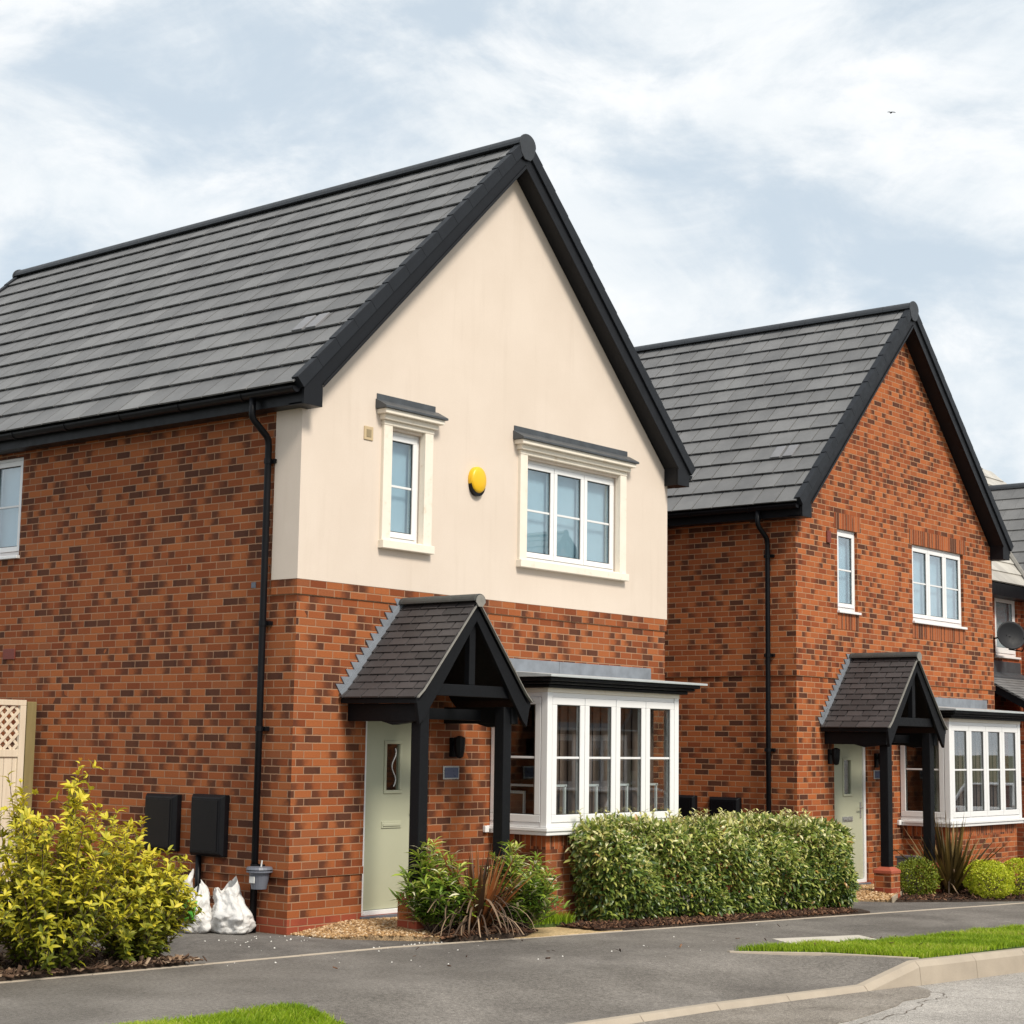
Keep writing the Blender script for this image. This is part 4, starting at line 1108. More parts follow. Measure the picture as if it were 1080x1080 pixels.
# --- loose cover
def scatter_poly(poly, n, r):
    lo = np.min(poly, 0); hi = np.max(poly, 0); out = np.zeros((0, 2))
    while len(out) < n:
        p = r.uniform(lo, hi, (n*2, 2)); out = np.vstack([out, p[in_poly(p[:, 0], p[:, 1], poly)]])
    return out[:n]
def rotm(r, n):
    q = r.normal(size=(n, 4)); q /= np.linalg.norm(q, axis=1)[:, None]; w, x, y, z = q.T
    return np.stack([np.stack([1-2*(y*y+z*z), 2*(x*y-z*w), 2*(x*z+y*w)], -1), np.stack([2*(x*y+z*w), 1-2*(x*x+z*z), 2*(y*z-x*w)], -1), np.stack([2*(x*z-y*w), 2*(y*z+x*w), 1-2*(x*x+y*y)], -1)], 1)
OCT = np.array([(1,0,0),(-1,0,0),(0,1,0),(0,-1,0),(0,0,1),(0,0,-1),(.62,.62,.62),(-.62,.62,.62),(-.62,-.62,.62),(.62,-.62,.62),(.62,.62,-.62),(-.62,.62,-.62),(-.62,-.62,-.62),(.62,-.62,-.62)])
def hull_faces():
    bm = bmesh.new(); 
    for p in OCT: bm.verts.new(p)
    bmesh.ops.convex_hull(bm, input=bm.verts); bm.verts.ensure_lookup_table(); bm.verts.index_update()
    f = np.array([[v.index for v in fc.verts] for fc in bm.faces if len(fc.verts) == 3]); bm.free(); return f
HF = hull_faces()
def stones(name, xy, hf, size, mat, r, flat=.7, embed=.3):
    n = len(xy); s = r.uniform(size[0], size[1], n)
    S = OCT[None]*(1+r.uniform(-.22, .22, (n, len(OCT), 1)))*s[:, None, None]*np.stack([r.uniform(.8, 1.4, n), r.uniform(.7, 1, n), np.full(n, flat)], -1)[:, None]
    a = r.uniform(0, 6.28, n); c, s_ = np.cos(a), np.sin(a)
    X = S[..., 0]*c[:, None]-S[..., 1]*s_[:, None]; Yy = S[..., 0]*s_[:, None]+S[..., 1]*c[:, None]
    z = np.array([zg(x)+hf(x, y) for x, y in xy])+s*flat*(1-embed*2)
    V = np.stack([X+xy[:, :1], Yy+xy[:, 1:], S[..., 2]+z[:, None]+S[..., 0]*.2], -1).reshape(-1, 3)
    F = (HF[None]+(np.arange(n)*len(OCT))[:, None, None]).reshape(-1, 3)
    return tag(mesh_np(name, V, F, mat, np.repeat(r.uniform(0, 1, n), len(OCT)), smooth=False), kind='stuff')
def chips(name, xy, hf, mat, r, ln=(.025, .07)):
    n = len(xy); l = r.uniform(*ln, n); w = l*r.uniform(.25, .5, n)
    base = np.array([(-.5,-.5,0),(.5,-.35,0),(.5,.5,0),(-.5,.4,0),(-.5,-.5,.12),(.5,-.35,.12),(.5,.5,.12),(-.5,.4,.12)])
    S = base[None]*np.stack([l, w, l*.8], -1)[:, None]
    a = r.uniform(0, 6.28, n); ti = r.normal(0, .35, n); ro = r.normal(0, .5, n)
    x, y, z = S[..., 0], S[..., 1], S[..., 2]
    y, z = y*np.cos(ro)[:, None]-z*np.sin(ro)[:, None], y*np.sin(ro)[:, None]+z*np.cos(ro)[:, None]
    x, z = x*np.cos(ti)[:, None]-z*np.sin(ti)[:, None], x*np.sin(ti)[:, None]+z*np.cos(ti)[:, None]
    X = x*np.cos(a)[:, None]-y*np.sin(a)[:, None]; Yy = x*np.sin(a)[:, None]+y*np.cos(a)[:, None]
    zz = np.array([zg(p)+hf(p, q) for p, q in xy])+np.abs(np.sin(ti))*l*.4+.004
    V = np.stack([X+xy[:, :1], Yy+xy[:, 1:], z+zz[:, None]], -1).reshape(-1, 3)
    Q = np.array([(3,2,1,0),(4,5,6,7),(0,1,5,4),(1,2,6,5),(2,3,7,6),(3,0,4,7)])
    F = (Q[None]+(np.arange(n)*8)[:, None, None]).reshape(-1, 4)
    return tag(mesh_np(name, V, F, mat, np.repeat(r.uniform(0, 1, n)**1.3, 8)), kind='stuff')
r = np.random.default_rng(21)
stones('gravel', scatter_poly(GA, 9000, r), lambda x, y: .004+bed_h(x, y), (.008, .019), M['pebble'], r)
stones('gravel', scatter_poly(GB, 6000, r), lambda x, y: .004+bed_h(x-ox, y-oy), (.009, .021), M['pebble'], r)
sp = scatter_poly([(-2, -1.2), (0, -.1), (2.5, -1.7), (5, -2.2), (2, -3.4), (-1, -2.6)], 26, r)
sp2 = np.stack([r.normal(.35, .35, 36), Ye(.2)+r.normal(.05, .05, 36)], -1); sp3 = np.stack([r.uniform(-.9, .3, 30), r.uniform(-.5, .3, 30)], -1)
stones('scattered_grit', np.vstack([sp, sp2, sp3, np.array([(-.55, -2.1), (1.4, -3.35), (.1, -1.95)])]), lambda x, y: .0, (.003, .010), M['pvc_white'], r)
chips('bark_mulch', scatter_poly(MA, 2600, r)+r.normal(0, .03, (2600, 2)), lambda x, y: .006+.05*max(0, 1-((x-1.35)**2/.5+(y+1.2)**2/.25))+.02, M['bark'], r)
chips('bark_mulch', np.vstack([scatter_poly([(2.72, Ye(2.72)+.04), (7.1, Ye(7.1)+.03), (7.4, -1.7), (7.0, -1.5), (2.75, -1.15)], 5200, r)]), lambda x, y: .028, M['bark'], r)
chips('bark_mulch', scatter_poly([(-1.95, Ye(-1.95)-.01), (-5.5, Ye(-5.5)+.02), (-5.5, -.0), (-2.2, .3), (-2.1, -.9)], 5200, r), lambda x, y: .035, M['bark_pale'], r, (.03, .09))
chips('bark_mulch', scatter_poly(MBd, 5000, r), lambda x, y: .022, M['bark'], r)

chips('fallen_leaves', np.vstack([scatter_poly([(2.4, -3.6), (6, -4.3), (6.2, -5.2), (3.6, -4.9), (3.0, -4.2)], 12, r), scatter_poly([(-2, -1.3), (6, -2.2), (4, -3.3), (-1, -2.9)], 16, r)]), lambda x, y: .012 if y > Yv(x) else .055, M['bark'], r, (.025, .05))
def grass(name, poly, n, hgt, hf, seed, clump=1.):
    r = np.random.default_rng(seed); xy = scatter_poly(poly, n, r)+r.normal(0, .022, (n, 2))
    d = np.sin(xy[:, 0]*9+np.sin(xy[:, 1]*7)*2)*np.sin(xy[:, 1]*8+1.3)*.25+1
    h = r.uniform(*hgt, n)*d; a = r.uniform(0, 6.28, n); lean = r.uniform(.1, .8, n)*h; w = r.uniform(.0022, .0045, n)
    ca, sa = np.cos(a), np.sin(a); z = np.array([zg(x)+hf(x, y) for x, y in xy])
    b = a+r.uniform(-1, 1, n); lx, ly = np.cos(b)*lean, np.sin(b)*lean
    P = np.zeros((n, 5, 3))
    for i, (t, ww) in enumerate(((0, 1), (0, -1), (.55, -.8), (.55, .8), (1, 0))):
        P[:, i, 0] = xy[:, 0]+ca*w*ww+lx*t*t; P[:, i, 1] = xy[:, 1]+sa*w*ww+ly*t*t; P[:, i, 2] = z+h*(t-.12*t*t)
    F = np.array([(0,1,2),(0,2,3),(3,2,4)]); F = (F[None]+(np.arange(n)*5)[:, None, None]).reshape(-1, 3)
    tone = np.clip(.48+.16*np.sin(xy[:, 0]*2.3+np.cos(xy[:, 1]*3))+.16*np.sin(xy[:, 0]*6.1+xy[:, 1]*4.7)+r.normal(0, .24, n), 0, 1)
    return tag(mesh_np(name, P.reshape(-1, 3), F, M['grass'], np.repeat(tone, 5)), kind='stuff')
vh = lambda x, y: .006+hum(x, y)
VRn = [(2.25, -3.52), (4.0, Yv(4)), (6.5, Yv(6.5)), (8.5, Yv(8.5)), (8.5, Yk(8.5)+.14), (6.0, Yk(6)+.14), (3.7, Yk(3.7)+.14), (3.18, Yk(3.18)+.18), (2.86, -4.12)]
VLn = [(-3.0, -3.17), (-4.2, -3.27), (-5.2, -3.34), (-5.3, -4.6), (-4.0, -4.25), (-3.25, -4.25), (-3.02, -3.8), (-2.92, -3.35)]
grass('grass', VRn, 62000, (.035, .075), vh, 5)
grass('grass', VLn, 36000, (.03, .065), vh, 6)
grass('grass', [(2.25, -1.0), (2.98, -1.15), (2.98, -.02), (2.05, -.02)], 6000, (.06, .14), lambda x, y: .045, 8)

# ------------------------------------------------------------------ plants
def leaves(P, D, N, ln, wd, fold=.25, curl=.15, tones=None, r=None):
    """pointed folded leaves; P base points, D directions, N up-side normals -> verts, quads, tone, along"""
    n = len(P)
    D = D/np.linalg.norm(D, axis=1)[:, None]
    Sd = np.cross(D, N); Sd /= np.linalg.norm(Sd, axis=1)[:, None]+1e-9
    N = np.cross(Sd, D)
    ln = np.broadcast_to(ln, n)[:, None]; wd = np.broadcast_to(wd, n)[:, None]
    mid = [P, P+D*ln*.5+N*ln*curl*.4, P+D*ln-N*ln*curl*.6]
    m1 = P+D*ln*.28; m2 = P+D*ln*.68
    up = N*wd*fold
    V = np.stack([P, m1-Sd*wd*.5+up, m1+Sd*wd*.5+up, P+D*ln*.5+N*ln*curl*.1, m2-Sd*wd*.42+up-N*ln*curl*.15, m2+Sd*wd*.42+up-N*ln*curl*.15, mid[2]], 1)
    F = np.array([(0,3,1),(0,2,3),(1,3,4),(2,5,3),(4,3,6),(3,5,6)])
    F = (F[None]+(np.arange(n)*7)[:, None, None]).reshape(-1, 3)
    return V.reshape(-1, 3), F, np.repeat(tones, 7)
def join_leaf(name, parts, mat, parent=None):
    V = []; F = []; T = []; k = 0
    for v, f, t in parts: V.append(v); F.append(f+k); T.append(t); k += len(v)
    return mesh_np(name, np.vstack(V), np.vstack(F), mat, np.concatenate(T), parent)

# clipped hedge along the pavement
r = np.random.default_rng(31)
hx0, hx1 = 3.32, 7.56
def hf_y(x): return -1.22-.135*(x-2.98)      # front face line
HE = empty('hedge', (5.0, -1.3, zg(5)), 'long clipped glossy green hedge in front of the white bay window', 'hedge')
n = 25000
u = r.uniform(0, 1, n); x = hx0+(hx1-hx0)*u
face = r.uniform(0, 1, n)
th_ = .66
depth = r.beta(1, 4, n)*.28
zz = r.uniform(.06, 1.0, n); yy = np.zeros(n); nx = np.zeros(n); ny_ = np.zeros(n); nz = np.zeros(n)
fr_ = face < .60; tp = (face >= .60) & (face < .86); ld = (face >= .86) & (face < .93); rt = face >= .93
bulge = .05*np.sin(x*3.1+1)+.04*np.sin(x*7.3+zz*5)+.03*np.sin(zz*9+x*2)
yy = np.where(fr_, depth+bulge-.10*np.sin(np.clip(zz, 0, 1)*math.pi), r.uniform(0, th_, n)); ny_ = np.where(fr_, -1., 0); nz = np.where(fr_, .35, 0)
top = 1.05+.035*np.sin(x*2.3)+.025*np.sin(x*6.1+2)
zz = np.where(tp, top-depth*.7, zz*.99); nz = np.where(tp, 1., nz)
x = np.where(ld, hx0+depth+.05*np.sin(zz*6)+.06*(zz < .3), x); nx = np.where(ld, -1., nx)
x = np.where(rt, hx1-depth+.10*np.sin(zz*3.3)-.05, x); nx = np.where(rt, 1., nx)
# rounded shoulders
edge = np.clip((zz-.82)/.2, 0, 1)**2*.12
yy = np.where(fr_, yy+edge, yy)
ends = np.minimum(np.clip((x-hx0)/.25, 0, 1), np.clip((hx1-x)/.30, 0, 1)); zz = np.where(tp, zz-.10*(1-ends)**2, zz); yy = np.where(fr_, yy+.10*(1-ends)**2, yy)
Yw = np.array([hf_y(v) for v in x])+yy
Z0 = np.array([zg(v) for v in x])
keep = ~((x > 2.90) & (x < 5.45) & (Yw > -.84))
P = np.stack([x, Yw, Z0+zz], -1)[keep]; NN = np.stack([nx, ny_, nz], -1)[keep]; n = len(P)
D = NN*.55+r.normal(0, .5, (n, 3)); D[:, 2] += r.uniform(-.85, .45, n)
nrm = NN*.75+r.normal(0, .42, (n, 3)); nrm[:, 2] += .75
hgt = zz[keep]
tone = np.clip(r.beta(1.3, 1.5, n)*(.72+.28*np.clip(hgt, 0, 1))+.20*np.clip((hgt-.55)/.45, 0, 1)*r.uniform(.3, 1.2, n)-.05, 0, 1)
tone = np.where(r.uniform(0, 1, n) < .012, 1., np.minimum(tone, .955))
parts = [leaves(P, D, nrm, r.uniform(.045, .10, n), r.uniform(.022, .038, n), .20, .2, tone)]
# sprigs standing above the top
stems = []
for k in range(75):
    bx = r.uniform(hx0+.1, hx1-.15); by_ = hf_y(bx)+r.uniform(.03, .55)
    if 2.85 < bx < 5.5 and by_ > -.86: by_ = -.92
    bz = zg(bx)+1.02; hh = r.uniform(.05, .16); dx, dy = r.normal(0, .05, 2)
    stems.append(((bx, by_, bz-.1), (bx+dx, by_+dy, bz+hh)))
    q = 9; t = np.linspace(.3, 1, q)
    PP = np.stack([bx+dx*t, by_+dy*t, bz-.1+(hh+.1)*t], -1); a = np.arange(q)*2.4+r.uniform(0, 6)
    DD = np.stack([np.cos(a), np.sin(a), np.full(q, .8)], -1)
    parts.append(leaves(PP, DD, np.tile([0, 0, 1.], (q, 1)), r.uniform(.04, .075, q), .024, .2, .2, np.clip(r.normal(.8, .1, q), 0, .95)))
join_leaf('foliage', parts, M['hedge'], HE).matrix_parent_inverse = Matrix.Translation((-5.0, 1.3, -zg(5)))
m = MB()
for a, b in stems: m.tube([a, b], .0035, 4)
for k in range(60):
    bx = r.uniform(hx0+.15, hx1-.2); by_ = hf_y(bx)+r.uniform(.12, .5)
    if 2.85 < bx < 5.5 and by_ > -.86: continue
    m.tube([(bx, by_, zg(bx)), (bx+r.normal(0, .06), by_+r.normal(0, .05), zg(bx)+.45), (bx+r.normal(0, .15), by_+r.normal(0, .1), zg(bx)+.85)], [.012, .008, .004], 5)
m.build('branches', M['twig'], HE).matrix_parent_inverse = Matrix.Translation((-5.0, 1.3, -zg(5)))

# golden shrubs: upright stems with whorled leaves
def golden(name, cx, cy, h, rad, nst, seed, label, tone0=.0, leafn=1.):
    r = np.random.default_rng(seed)
    e = empty(name, (cx, cy, zg(cx)+.02), label, 'shrub', 'golden leaved shrubs by the driveway')
    parts = []; m = MB()
    for k in range(nst):
        a = r.uniform(0, 6.28); q = math.sqrt(r.uniform(0, 1)); hh = h*(1-.55*q**3)*r.uniform(.62, 1.05)*(.55 if k % 4 == 0 else 1)
        base = np.array([math.cos(a)*.16*q, math.sin(a)*.16*q, 0.]); tip = np.array([math.cos(a)*rad*q, math.sin(a)*rad*q, hh])+np.append(r.normal(0, .05, 2), 0)
        mid = base*.5+tip*.5; mid[2] *= .95; mid[:2] *= .92
        def B(t): return (1-t)[:, None]**2*base+2*((1-t)*t)[:, None]*(mid*1.0)+(t**2)[:, None]*tip
        tt = np.linspace(0, 1, 5); m.tube([tuple(p) for p in B(tt)], [.008, .007, .005, .004, .002], 5)
        # side shoots
        shoots = [(base, mid, tip, .12)]
        for s_ in range(int(r.integers(3, 6))):
            t0 = r.uniform(.16, .9); p0 = B(np.array([t0]))[0]; aa = r.uniform(0, 6.28); l = r.uniform(.12, .34)*(1.15-t0*.5)
            p1 = p0+np.array([math.cos(aa)*l*.7, math.sin(aa)*l*.7, l*.75]); shoots.append((p0, (p0+p1)/2+np.array([0, 0, -.02]), p1, 0.))
            m.tube([tuple(p0), tuple(p1)], [.003, .0015], 4)
        for (b0, b1, b2, ts) in shoots:
            ll = np.linalg.norm(b2-b0); nn = int(max(8, ll*58*leafn)); t = np.sort(r.uniform(ts, 1, nn)); t[-6:] = r.uniform(.93, 1, 6)
            PP = (1-t)[:, None]**2*b0+2*((1-t)*t)[:, None]*b1+(t**2)[:, None]*b2
            ax = (b2-b0)/ll; az = np.arange(nn)*1.57+r.uniform(0, 6.28, nn)*.3
            s1_ = np.cross(ax, [0.3, .2, 1.]); s1_ /= np.linalg.norm(s1_); s2__ = np.cross(ax, s1_)
            DD = np.cos(az)[:, None]*s1_+np.sin(az)[:, None]*s2__+ax*r.uniform(.35, 1.0, nn)[:, None]
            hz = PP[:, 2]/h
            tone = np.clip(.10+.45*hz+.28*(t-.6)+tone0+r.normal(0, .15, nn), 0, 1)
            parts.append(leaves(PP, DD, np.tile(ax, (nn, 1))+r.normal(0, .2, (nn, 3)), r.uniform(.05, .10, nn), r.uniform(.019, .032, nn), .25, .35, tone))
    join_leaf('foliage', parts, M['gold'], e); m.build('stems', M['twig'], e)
    return e
golden('golden_shrub', -3.22, -.72, 1.58, .62, 96, 51, 'tallest golden yellow leafy shrub, bushy, at front left beside the path', .0)
golden('golden_shrub', -2.40, -.74, 1.16, .48, 78, 52, 'shorter yellow green shrub with dark bare stems, in front of the meter boxes', -.03)
golden('golden_shrub', -3.92, .35, 1.76, .62, 60, 53, 'greener shrub below the lattice fence, behind the tall golden one', -.18)
golden('golden_shrub', -4.2, -.70, 1.2, .62, 52, 54, 'golden shrub cut off by the left edge of the photo', -.02)

# strap-leaved flax
def flax(name, cx, cy, z0, n, h, spread, wd, mat, seed, label, group, droop=.35, lean=(.1, .9), foot=.06):
    r = np.random.default_rng(seed)
    e = empty(name, (cx, cy, z0), label, 'flax plant', group)
    V = []; F = []; T = []; k = 0; seg = 7
    for i in range(n):
        a = r.uniform(0, 6.28); le = h*r.uniform(.55, 1.05); ln_ = r.uniform(*lean); w = wd*r.uniform(.6, 1.15); q = r.uniform(0, foot)
        dirh = np.array([math.cos(a), math.sin(a), 0]); sd = np.array([-math.sin(a), math.cos(a), 0])
        tw = r.normal(0, .5); tone = r.uniform(0, 1); p = dirh*q; ang = math.pi/2-ln_*spread
        for s in range(seg+1):
            t = s/seg; ww = w*(.55+.9*t if t < .45 else 1.0*(1-t)/.55+.02)*.5
            sdr = sd*math.cos(tw*t)+np.array([0, 0, 1])*math.sin(tw*t)
            nrm = np.cross(sdr, dirh*math.cos(ang)+np.array([0, 0, 1])*math.sin(ang))
            V += [p-sdr*ww+nrm*ww*.3, p, p+sdr*ww+nrm*ww*.3]; T += [tone*.9+.1*t*r.uniform(0, 1)]*3
            if s < seg:
                b = k+s*3; F += [(b, b+1, b+4, b+3), (b+1, b+2, b+5, b+4)]
                p = p+(dirh*math.cos(ang)+np.array([0, 0, 1])*math.sin(ang))*le/seg; ang -= droop*ln_*r.uniform(.3, 1.)*(.3+t)*.5
        k += (seg+1)*3
    mesh_np('strap_leaves', np.array(V), np.array(F), mat, np.array(T), e)
    return e
FX = flax('bronze_flax', 1.27, -1.27, .04, 120, .88, .78, .060, M['flax'], 61, 'orange bronze strap leaved plant in the bed before the near porch', 'strap leaved flax plants', .22)
FX2 = flax('bronze_flax', 11.25, -1.36, zg(11.2)+.03, 170, 1.10, 1.0, .056, M['flax_olive'], 62, 'large olive bronze spiky flax in front of the far porch', 'strap leaved flax plants',   .10, (.12, 1.12), .12)
# dead straps round its foot
def straw(name, parent, n, rad, ln, seed):
    r = np.random.default_rng(seed); V = []; F = []; T = []; k = 0; seg = 6
    for i in range(n):
        a = r.uniform(0, 6.28); dirh = np.array([math.cos(a), math.sin(a), 0]); sd = np.array([-math.sin(a), math.cos(a), 0]); p = dirh*r.uniform(.02, rad); p[2] = r.uniform(.05, .35); le = ln*r.uniform(.6, 1.2); ang = r.uniform(-.1, .6); w = r.uniform(.008, .016); tone = r.uniform(0, 1)
        bend = r.normal(0, .25)
        for s in range(seg+1):
            V += [p-sd*w*(1-.6*s/seg), p+sd*w*(1-.6*s/seg)]; T += [tone, tone]
            if s < seg: F.append((k+s*2, k+s*2+1, k+s*2+3, k+s*2+2))
            st = dirh*math.cos(ang)+np.array([0, 0, 1])*math.sin(ang)+sd*bend*s/seg
            p = p+st*le/seg; ang -= .30; p[2] = max(p[2], .012+.01*r.uniform())
        k += (seg+1)*2
    mesh_np(name, np.array(V), np.array(F), M['straw'], np.array(T), parent)
straw('dead_leaves', FX, 110, .22, .55, 71); straw('dead_leaves', FX2, 22, .12, .45, 72)

def leafy(name, cx, cy, z0, h, rad, nst, seed, label, mat, ll=(.07, .12), lw=.022, group=None, lean=(0, 0)):
    r = np.random.default_rng(seed); e = empty(name, (cx, cy, z0), label, 'shrub', group); parts = []; m = MB()
    for k in range(nst):
        a = r.uniform(0, 6.28); q = math.sqrt(r.uniform(0, 1)); hh = h*(1-.62*q*q)*r.uniform(.55, 1.1)
        b0 = np.array([math.cos(a)*.08*q, math.sin(a)*.08*q, 0]); b2 = np.array([math.cos(a)*rad*q+lean[0]*hh, math.sin(a)*rad*q+lean[1]*hh, hh]); b1 = (b0+b2)/2; b1[2] *= 1.15
        m.tube([tuple(b0), tuple((b0+2*b1+b2)/4), tuple(b2)], [.005, .004, .002], 5)
        nn = int(14+hh*62); t = np.sort(r.uniform(.18, 1, nn)); t[-5:] = r.uniform(.95, 1, 5)
        PP = (1-t)[:, None]**2*b0+2*((1-t)*t)[:, None]*b1+(t**2)[:, None]*b2; az = np.arange(nn)*2.4+r.uniform(0, 6.28)
        DD = np.stack([np.cos(az), np.sin(az), r.uniform(.0, 1.1, nn)], -1)
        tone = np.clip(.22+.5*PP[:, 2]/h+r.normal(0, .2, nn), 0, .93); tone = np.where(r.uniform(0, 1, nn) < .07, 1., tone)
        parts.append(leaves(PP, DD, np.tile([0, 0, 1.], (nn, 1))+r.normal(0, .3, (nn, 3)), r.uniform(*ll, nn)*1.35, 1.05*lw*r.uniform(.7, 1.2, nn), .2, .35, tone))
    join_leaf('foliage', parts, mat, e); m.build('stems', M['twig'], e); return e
leafy('green_shrub', .93, -1.06, .04, .82, .44, 62, 81, 'glossy green shrub left of the orange flax, before the near porch', M['lush'], group='green shrubs beside the bronze flax')
leafy('green_shrub', 1.88, -1.27, .03, .78, .48, 66, 82, 'green shrub with pale drooping leaves right of the orange flax', M['lush'], group='green shrubs beside the bronze flax')

def box_ball(cx, cy, z0, rad, seed, label, mat, loose=0.):
    r = np.random.default_rng(seed); e = empty('box_ball', (cx, cy, z0), label, 'topiary ball', 'clipped balls in the far bed')
    n = int(5200*(rad/.3)**2); d = r.normal(size=(n, 3)); d /= np.linalg.norm(d, axis=1)[:, None]
    lump = 1+.05*np.sin(d[:, 0]*7+seed)*np.sin(d[:, 1]*6)+.05*np.sin(d[:, 2]*9+seed)+loose*r.normal(0, .12, n)
    rr = rad*(1-r.beta(1, 5, n)*.30)*lump; P = d*rr[:, None]; P[:, 2] = P[:, 2]*.93+rad*.90; k = P[:, 2] > .01; P, d = P[k], d[k]; n = len(P)
    D = d+r.normal(0, .6, (n, 3)); D[:, 2] += .3
    tone = np.clip(.55+r.normal(0, .24, n), 0, 1)
    v = leaves(P, D, d+r.normal(0, .4, (n, 3)), r.uniform(.022, .038, n), r.uniform(.012, .018, n), .2, .2, tone)
    join_leaf('foliage', [v], mat, e)
    m = MB()
    for q in range(9):
        a = q*.7; m.tube([(0, 0, 0), (math.cos(a)*rad*.4, math.sin(a)*rad*.4, rad*.9), (math.cos(a)*rad*.8, math.sin(a)*rad*.8, rad*1.1)], [.012, .008, .003], 5)
    m.build('stems', M['twig'], e)
bz = lambda x: zg(x)+.015
box_ball(10.55, -1.22, bz(10.5), .265, 91, 'darker looser green ball beside the brick pier, left of the flax', M['box_dark'], .8)
box_ball(11.30, -1.82, bz(11.3), .26, 92, 'bright green ball partly behind another, just right of the flax', M['box'])
box_ball(10.85, -2.16, bz(10.8), .265, 93, 'bright yellow green ball nearest the pavement edge', M['box'])
box_ball(11.75, -2.15, bz(11.8), .27, 94, 'bright green ball cut by the right edge of the photo', M['box'])

# ------------------------------------------------------------------ across the street: what the bay windows mirror
for (hx, hy, lab) in ((27.5, -20.5, 'red brick gabled house across the road, mirrored in the near bay window'), (39.5, -22.5, 'red brick gabled house across the road, farther along, mirrored in glass')):
    c = copy_tree(HB); c.location = (hx+W, hy, -.3); c.rotation_euler.z = math.pi; c['label'] = lab

def car(loc, rz, label):
    e = empty('parked_car', loc, label, 'car', rz=rz)
    sec = [(-2.15, .30, .62, .70), (-2.05, .24, .80, .82), (-1.2, .20, .92, .87), (0, .20, .95, .88), (1.3, .20, .97, .88), (2.0, .24, .93, .84), (2.12, .35, .75, .78)]
    m = MB(); vs = []; fs = []
    for x, z0, z1, w in sec: vs += [(x, -w, z0), (x, -w, (z0+z1)/2+.05), (x, -w*.93, z1), (x, w*.93, z1), (x, w, (z0+z1)/2+.05), (x, w, z0)]
    for i in range(len(sec)-1):
        for k in range(6): fs.append((i*6+k, i*6+(k+1) % 6, (i+1)*6+(k+1) % 6, (i+1)*6+k))
    fs += [tuple(range(6))[::-1], tuple(range(len(sec)*6-6, len(sec)*6))]; m.raw(vs, fs); m.build('body', M['car'], e, bevel=.03)
    m = MB(); q = [(-1.15, .93), (-.35, 1.42), (1.3, 1.46), (1.95, .95)]
    vs = [(x, -(.80 if z < 1.2 else .62), z) for x, z in q]+[(x, (.80 if z < 1.2 else .62), z) for x, z in q]
    m.raw(vs, [(0,1,2,3),(7,6,5,4),(0,4,5,1),(1,5,6,2),(2,6,7,3),(3,7,4,0)]); m.build('glasshouse', M['car_glass'], e, bevel=.02)
    m = MB(); m.box(-.40, 1.35, -.60, .60, 1.445, 1.49)
    for s in (-1, 1):
        m.tube([(-1.18, s*.80, .94), (-.37, s*.62, 1.45)], .035, 6); m.tube([(1.98, s*.80, .95), (1.33, s*.62, 1.47)], .05, 6); m.tube([(.45, s*.81, .94), (.45, s*.63, 1.46)], .04, 6)
    m.build('roof', M['car'], e, bevel=.02)
    for sx in (-1.35, 1.3):
        for s in (-1, 1):
            m = MB(); m.tube([(sx, s*.70, .32), (sx, s*.90, .32)], .32, 20); w = m.build('wheel', M['tyre'], e)
            m = MB(); m.tube([(sx, s*.86, .32), (sx, s*.905, .32)], .20, 14); m.build('rim', M['metal'], w)
    for s in (-1, 1):
        MB().box(2.02, 2.13, s*.72-.08, s*.72+.08, .68, .88).build('tail_light', M['red_lamp'], e)
        MB().box(-2.14, -2.03, s*.60-.14, s*.60+.14, .60, .74).build('headlight', M['metal'], e)
car((32.0, Yk(32)-1.15, -.50), math.atan(SL)+math.pi, 'silver hatchback parked at the kerb, mirrored in the far bay window')
car((13.2, Yk(13.2)-1.15, -.40), math.atan(SL)+math.pi, 'silver hatchback parked at the kerb, mirrored in the near bay window')

# ------------------------------------------------------------------ small bird high in the sky
bd = empty('flying_bird', (93.6, 41.26, 45.1), 'tiny dark bird flying high in the cloudy sky', 'bird', rz=R(50))
m = MB(); m.tube([(-.20, 0, 0), (-.12, 0, .01), (0, 0, .02), (.10, 0, .01), (.19, 0, 0)], [.01, .04, .055, .04, .008], 8); m.build('body', M['bird'], bd, smooth=True)
for s in (-1, 1):
    m = MB(); m.raw([(-.06, 0, .02), (.06, 0, .02), (.08, s*.14, .06), (-.05, s*.15, .06), (.0, s*.30, .02), (-.06, s*.29, .02)], [(0,1,2,3), (3,2,4,5)]); w = m.build('wing', M['bird'], bd, recalc=False)
    w.modifiers.new('t', 'SOLIDIFY').thickness = .012

# ------------------------------------------------------------------ camera
cam = bpy.data.cameras.new('camera'); co = bpy.data.objects.new('camera', cam); C.objects.link(co)
yaw, pit, rol = R(50.5084), R(7.5367), R(.8441)
fw = Vector((math.sin(yaw)*math.cos(pit), math.cos(yaw)*math.cos(pit), math.sin(pit)))
rt0 = Vector((math.cos(yaw), -math.sin(yaw), 0)); up0 = rt0.cross(fw)
rt1 = rt0*math.cos(rol)+up0*math.sin(rol); up1 = up0*math.cos(rol)-rt0*math.sin(rol)
mw = Matrix((( rt1.x, up1.x, -fw.x, -11.6883), (rt1.y, up1.y, -fw.y, -12.3076), (rt1.z, up1.z, -fw.z, 1.8239), (0, 0, 0, 1)))
co.matrix_world = mw
cam.sensor_fit = 'HORIZONTAL'; cam.sensor_width = 36; cam.lens = 36*1844.486/1080
cam.clip_start = .05; cam.clip_end = 3000
sc = bpy.context.scene; sc.camera = co

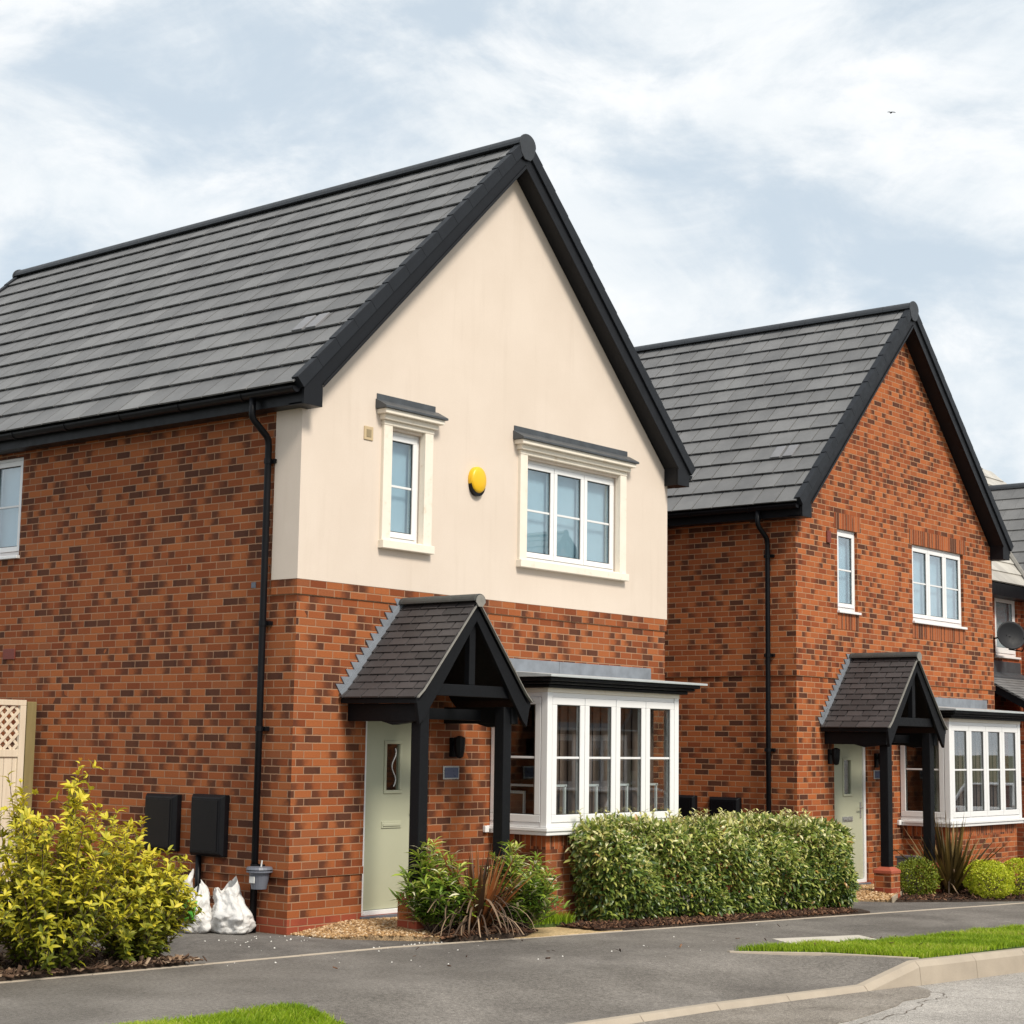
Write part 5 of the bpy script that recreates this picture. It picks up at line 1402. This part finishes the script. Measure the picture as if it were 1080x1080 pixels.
# ------------------------------------------------------------------ light: hazy sun from front right, bright broken cloud
SE, SAZ = R(46), R(194)       # elevation; compass azimuth of the sun (0 = +y, 90 = +x)
sd = Vector((math.sin(SAZ)*math.cos(SE), math.cos(SAZ)*math.cos(SE), math.sin(SE)))
sl = bpy.data.lights.new('sun', 'SUN'); so = bpy.data.objects.new('sun', sl); C.objects.link(so)
sl.energy = 3.1; sl.angle = R(14); sl.color = (1, .92, .80)
so.rotation_euler = (-sd).to_track_quat('-Z', 'Y').to_euler()

w = bpy.data.worlds.new('World'); sc.world = w; w.use_nodes = True
t = w.node_tree; n = t.nodes
def wn(typ, **kw):
    x = n.new(typ)
    for k, v in kw.items(): setattr(x, k, v)
    return x
sky = wn('ShaderNodeTexSky', sky_type='NISHITA'); sky.sun_disc = False; sky.sun_elevation = SE; sky.sun_rotation = SAZ; sky.dust_density = 2.0; sky.air_density = 1.0
tc = wn('ShaderNodeTexCoord'); sx = wn('ShaderNodeSeparateXYZ'); t.links.new(tc.outputs['Generated'], sx.inputs[0])
def wm(op, a, b=None, clamp=False):
    x = wn('ShaderNodeMath', operation=op, use_clamp=clamp)
    for i, v in enumerate((a, b)):
        if v is None: continue
        if isinstance(v, bpy.types.NodeSocket): t.links.new(v, x.inputs[i])
        else: x.inputs[i].default_value = v
    return x.outputs[0]
den = wm('ADD', wm('MAXIMUM', sx.outputs[2], 0.), .16)
cb = wn('ShaderNodeCombineXYZ'); t.links.new(wm('DIVIDE', sx.outputs[0], den), cb.inputs[0]); t.links.new(wm('DIVIDE', sx.outputs[1], den), cb.inputs[1])
def wnoise(scale, detail, rough, dist, rot=0, sc_=(1, 1, 1), off=(0, 0, 0)):
    mp = wn('ShaderNodeMapping'); mp.inputs['Rotation'].default_value = (0, 0, rot); mp.inputs['Scale'].default_value = sc_; mp.inputs['Location'].default_value = off
    t.links.new(tc.outputs['Generated'], mp.inputs[0])
    x = wn('ShaderNodeTexNoise'); t.links.new(mp.outputs[0], x.inputs['Vector']); x.inputs['Scale'].default_value = scale; x.inputs['Detail'].default_value = detail; x.inputs['Roughness'].default_value = rough; x.inputs['Distortion'].default_value = dist
    return x.outputs['Fac']
def wr(v, lo, hi):
    x = wn('ShaderNodeMapRange', interpolation_type='SMOOTHSTEP'); t.links.new(v, x.inputs[0]); x.inputs[1].default_value = lo; x.inputs[2].default_value = hi; return x.outputs[0]
def wmix(f, a, b):
    x = wn('ShaderNodeMix', data_type='RGBA')
    for i, v in ((0, f), (6, a), (7, b)):
        if isinstance(v, bpy.types.NodeSocket): t.links.new(v, x.inputs[i])
        elif i == 0: x.inputs[0].default_value = v
        else: x.inputs[i].default_value = (*v, 1)
    return x.outputs[2]
n1 = wnoise(5.4, 10, .60, .5, 0, (1, 1, 1.9), (5.3, 2.2, 1.4)); n2 = wnoise(10., 9, .62, .4, 0, (1, 1, 1.7), (9, 4, 0)); n3 = wnoise(2.2, 5, .5, .2, 0, (1, 1, 1.5), (1.7, 8.2, 0))
cov = wr(wm('ADD', wm('MULTIPLY', n1, .62), wm('MULTIPLY', n2, .38)), .36, .56)
base = wmix(.80, sky.outputs[0], (5.5, 6.25, 6.85))
thin = wmix(wr(n3, .3, .7), (6.5, 7.0, 7.4), (7.2, 7.45, 7.6))
cl = wmix(wr(n2, .45, .75), thin, (7.9, 8.0, 8.1))
skyc = wmix(cov, base, cl)
bg = n['Background']; t.links.new(skyc, bg.inputs[0]); bg.inputs[1].default_value = .106

sc.view_settings.view_transform = 'Standard'; sc.view_settings.look = 'None'; sc.view_settings.exposure = 0.30; sc.view_settings.gamma = 1.0
sc.render.filter_size = 1.05; sc.cycles.max_bounces = 8; sc.cycles.transparent_max_bounces = 12
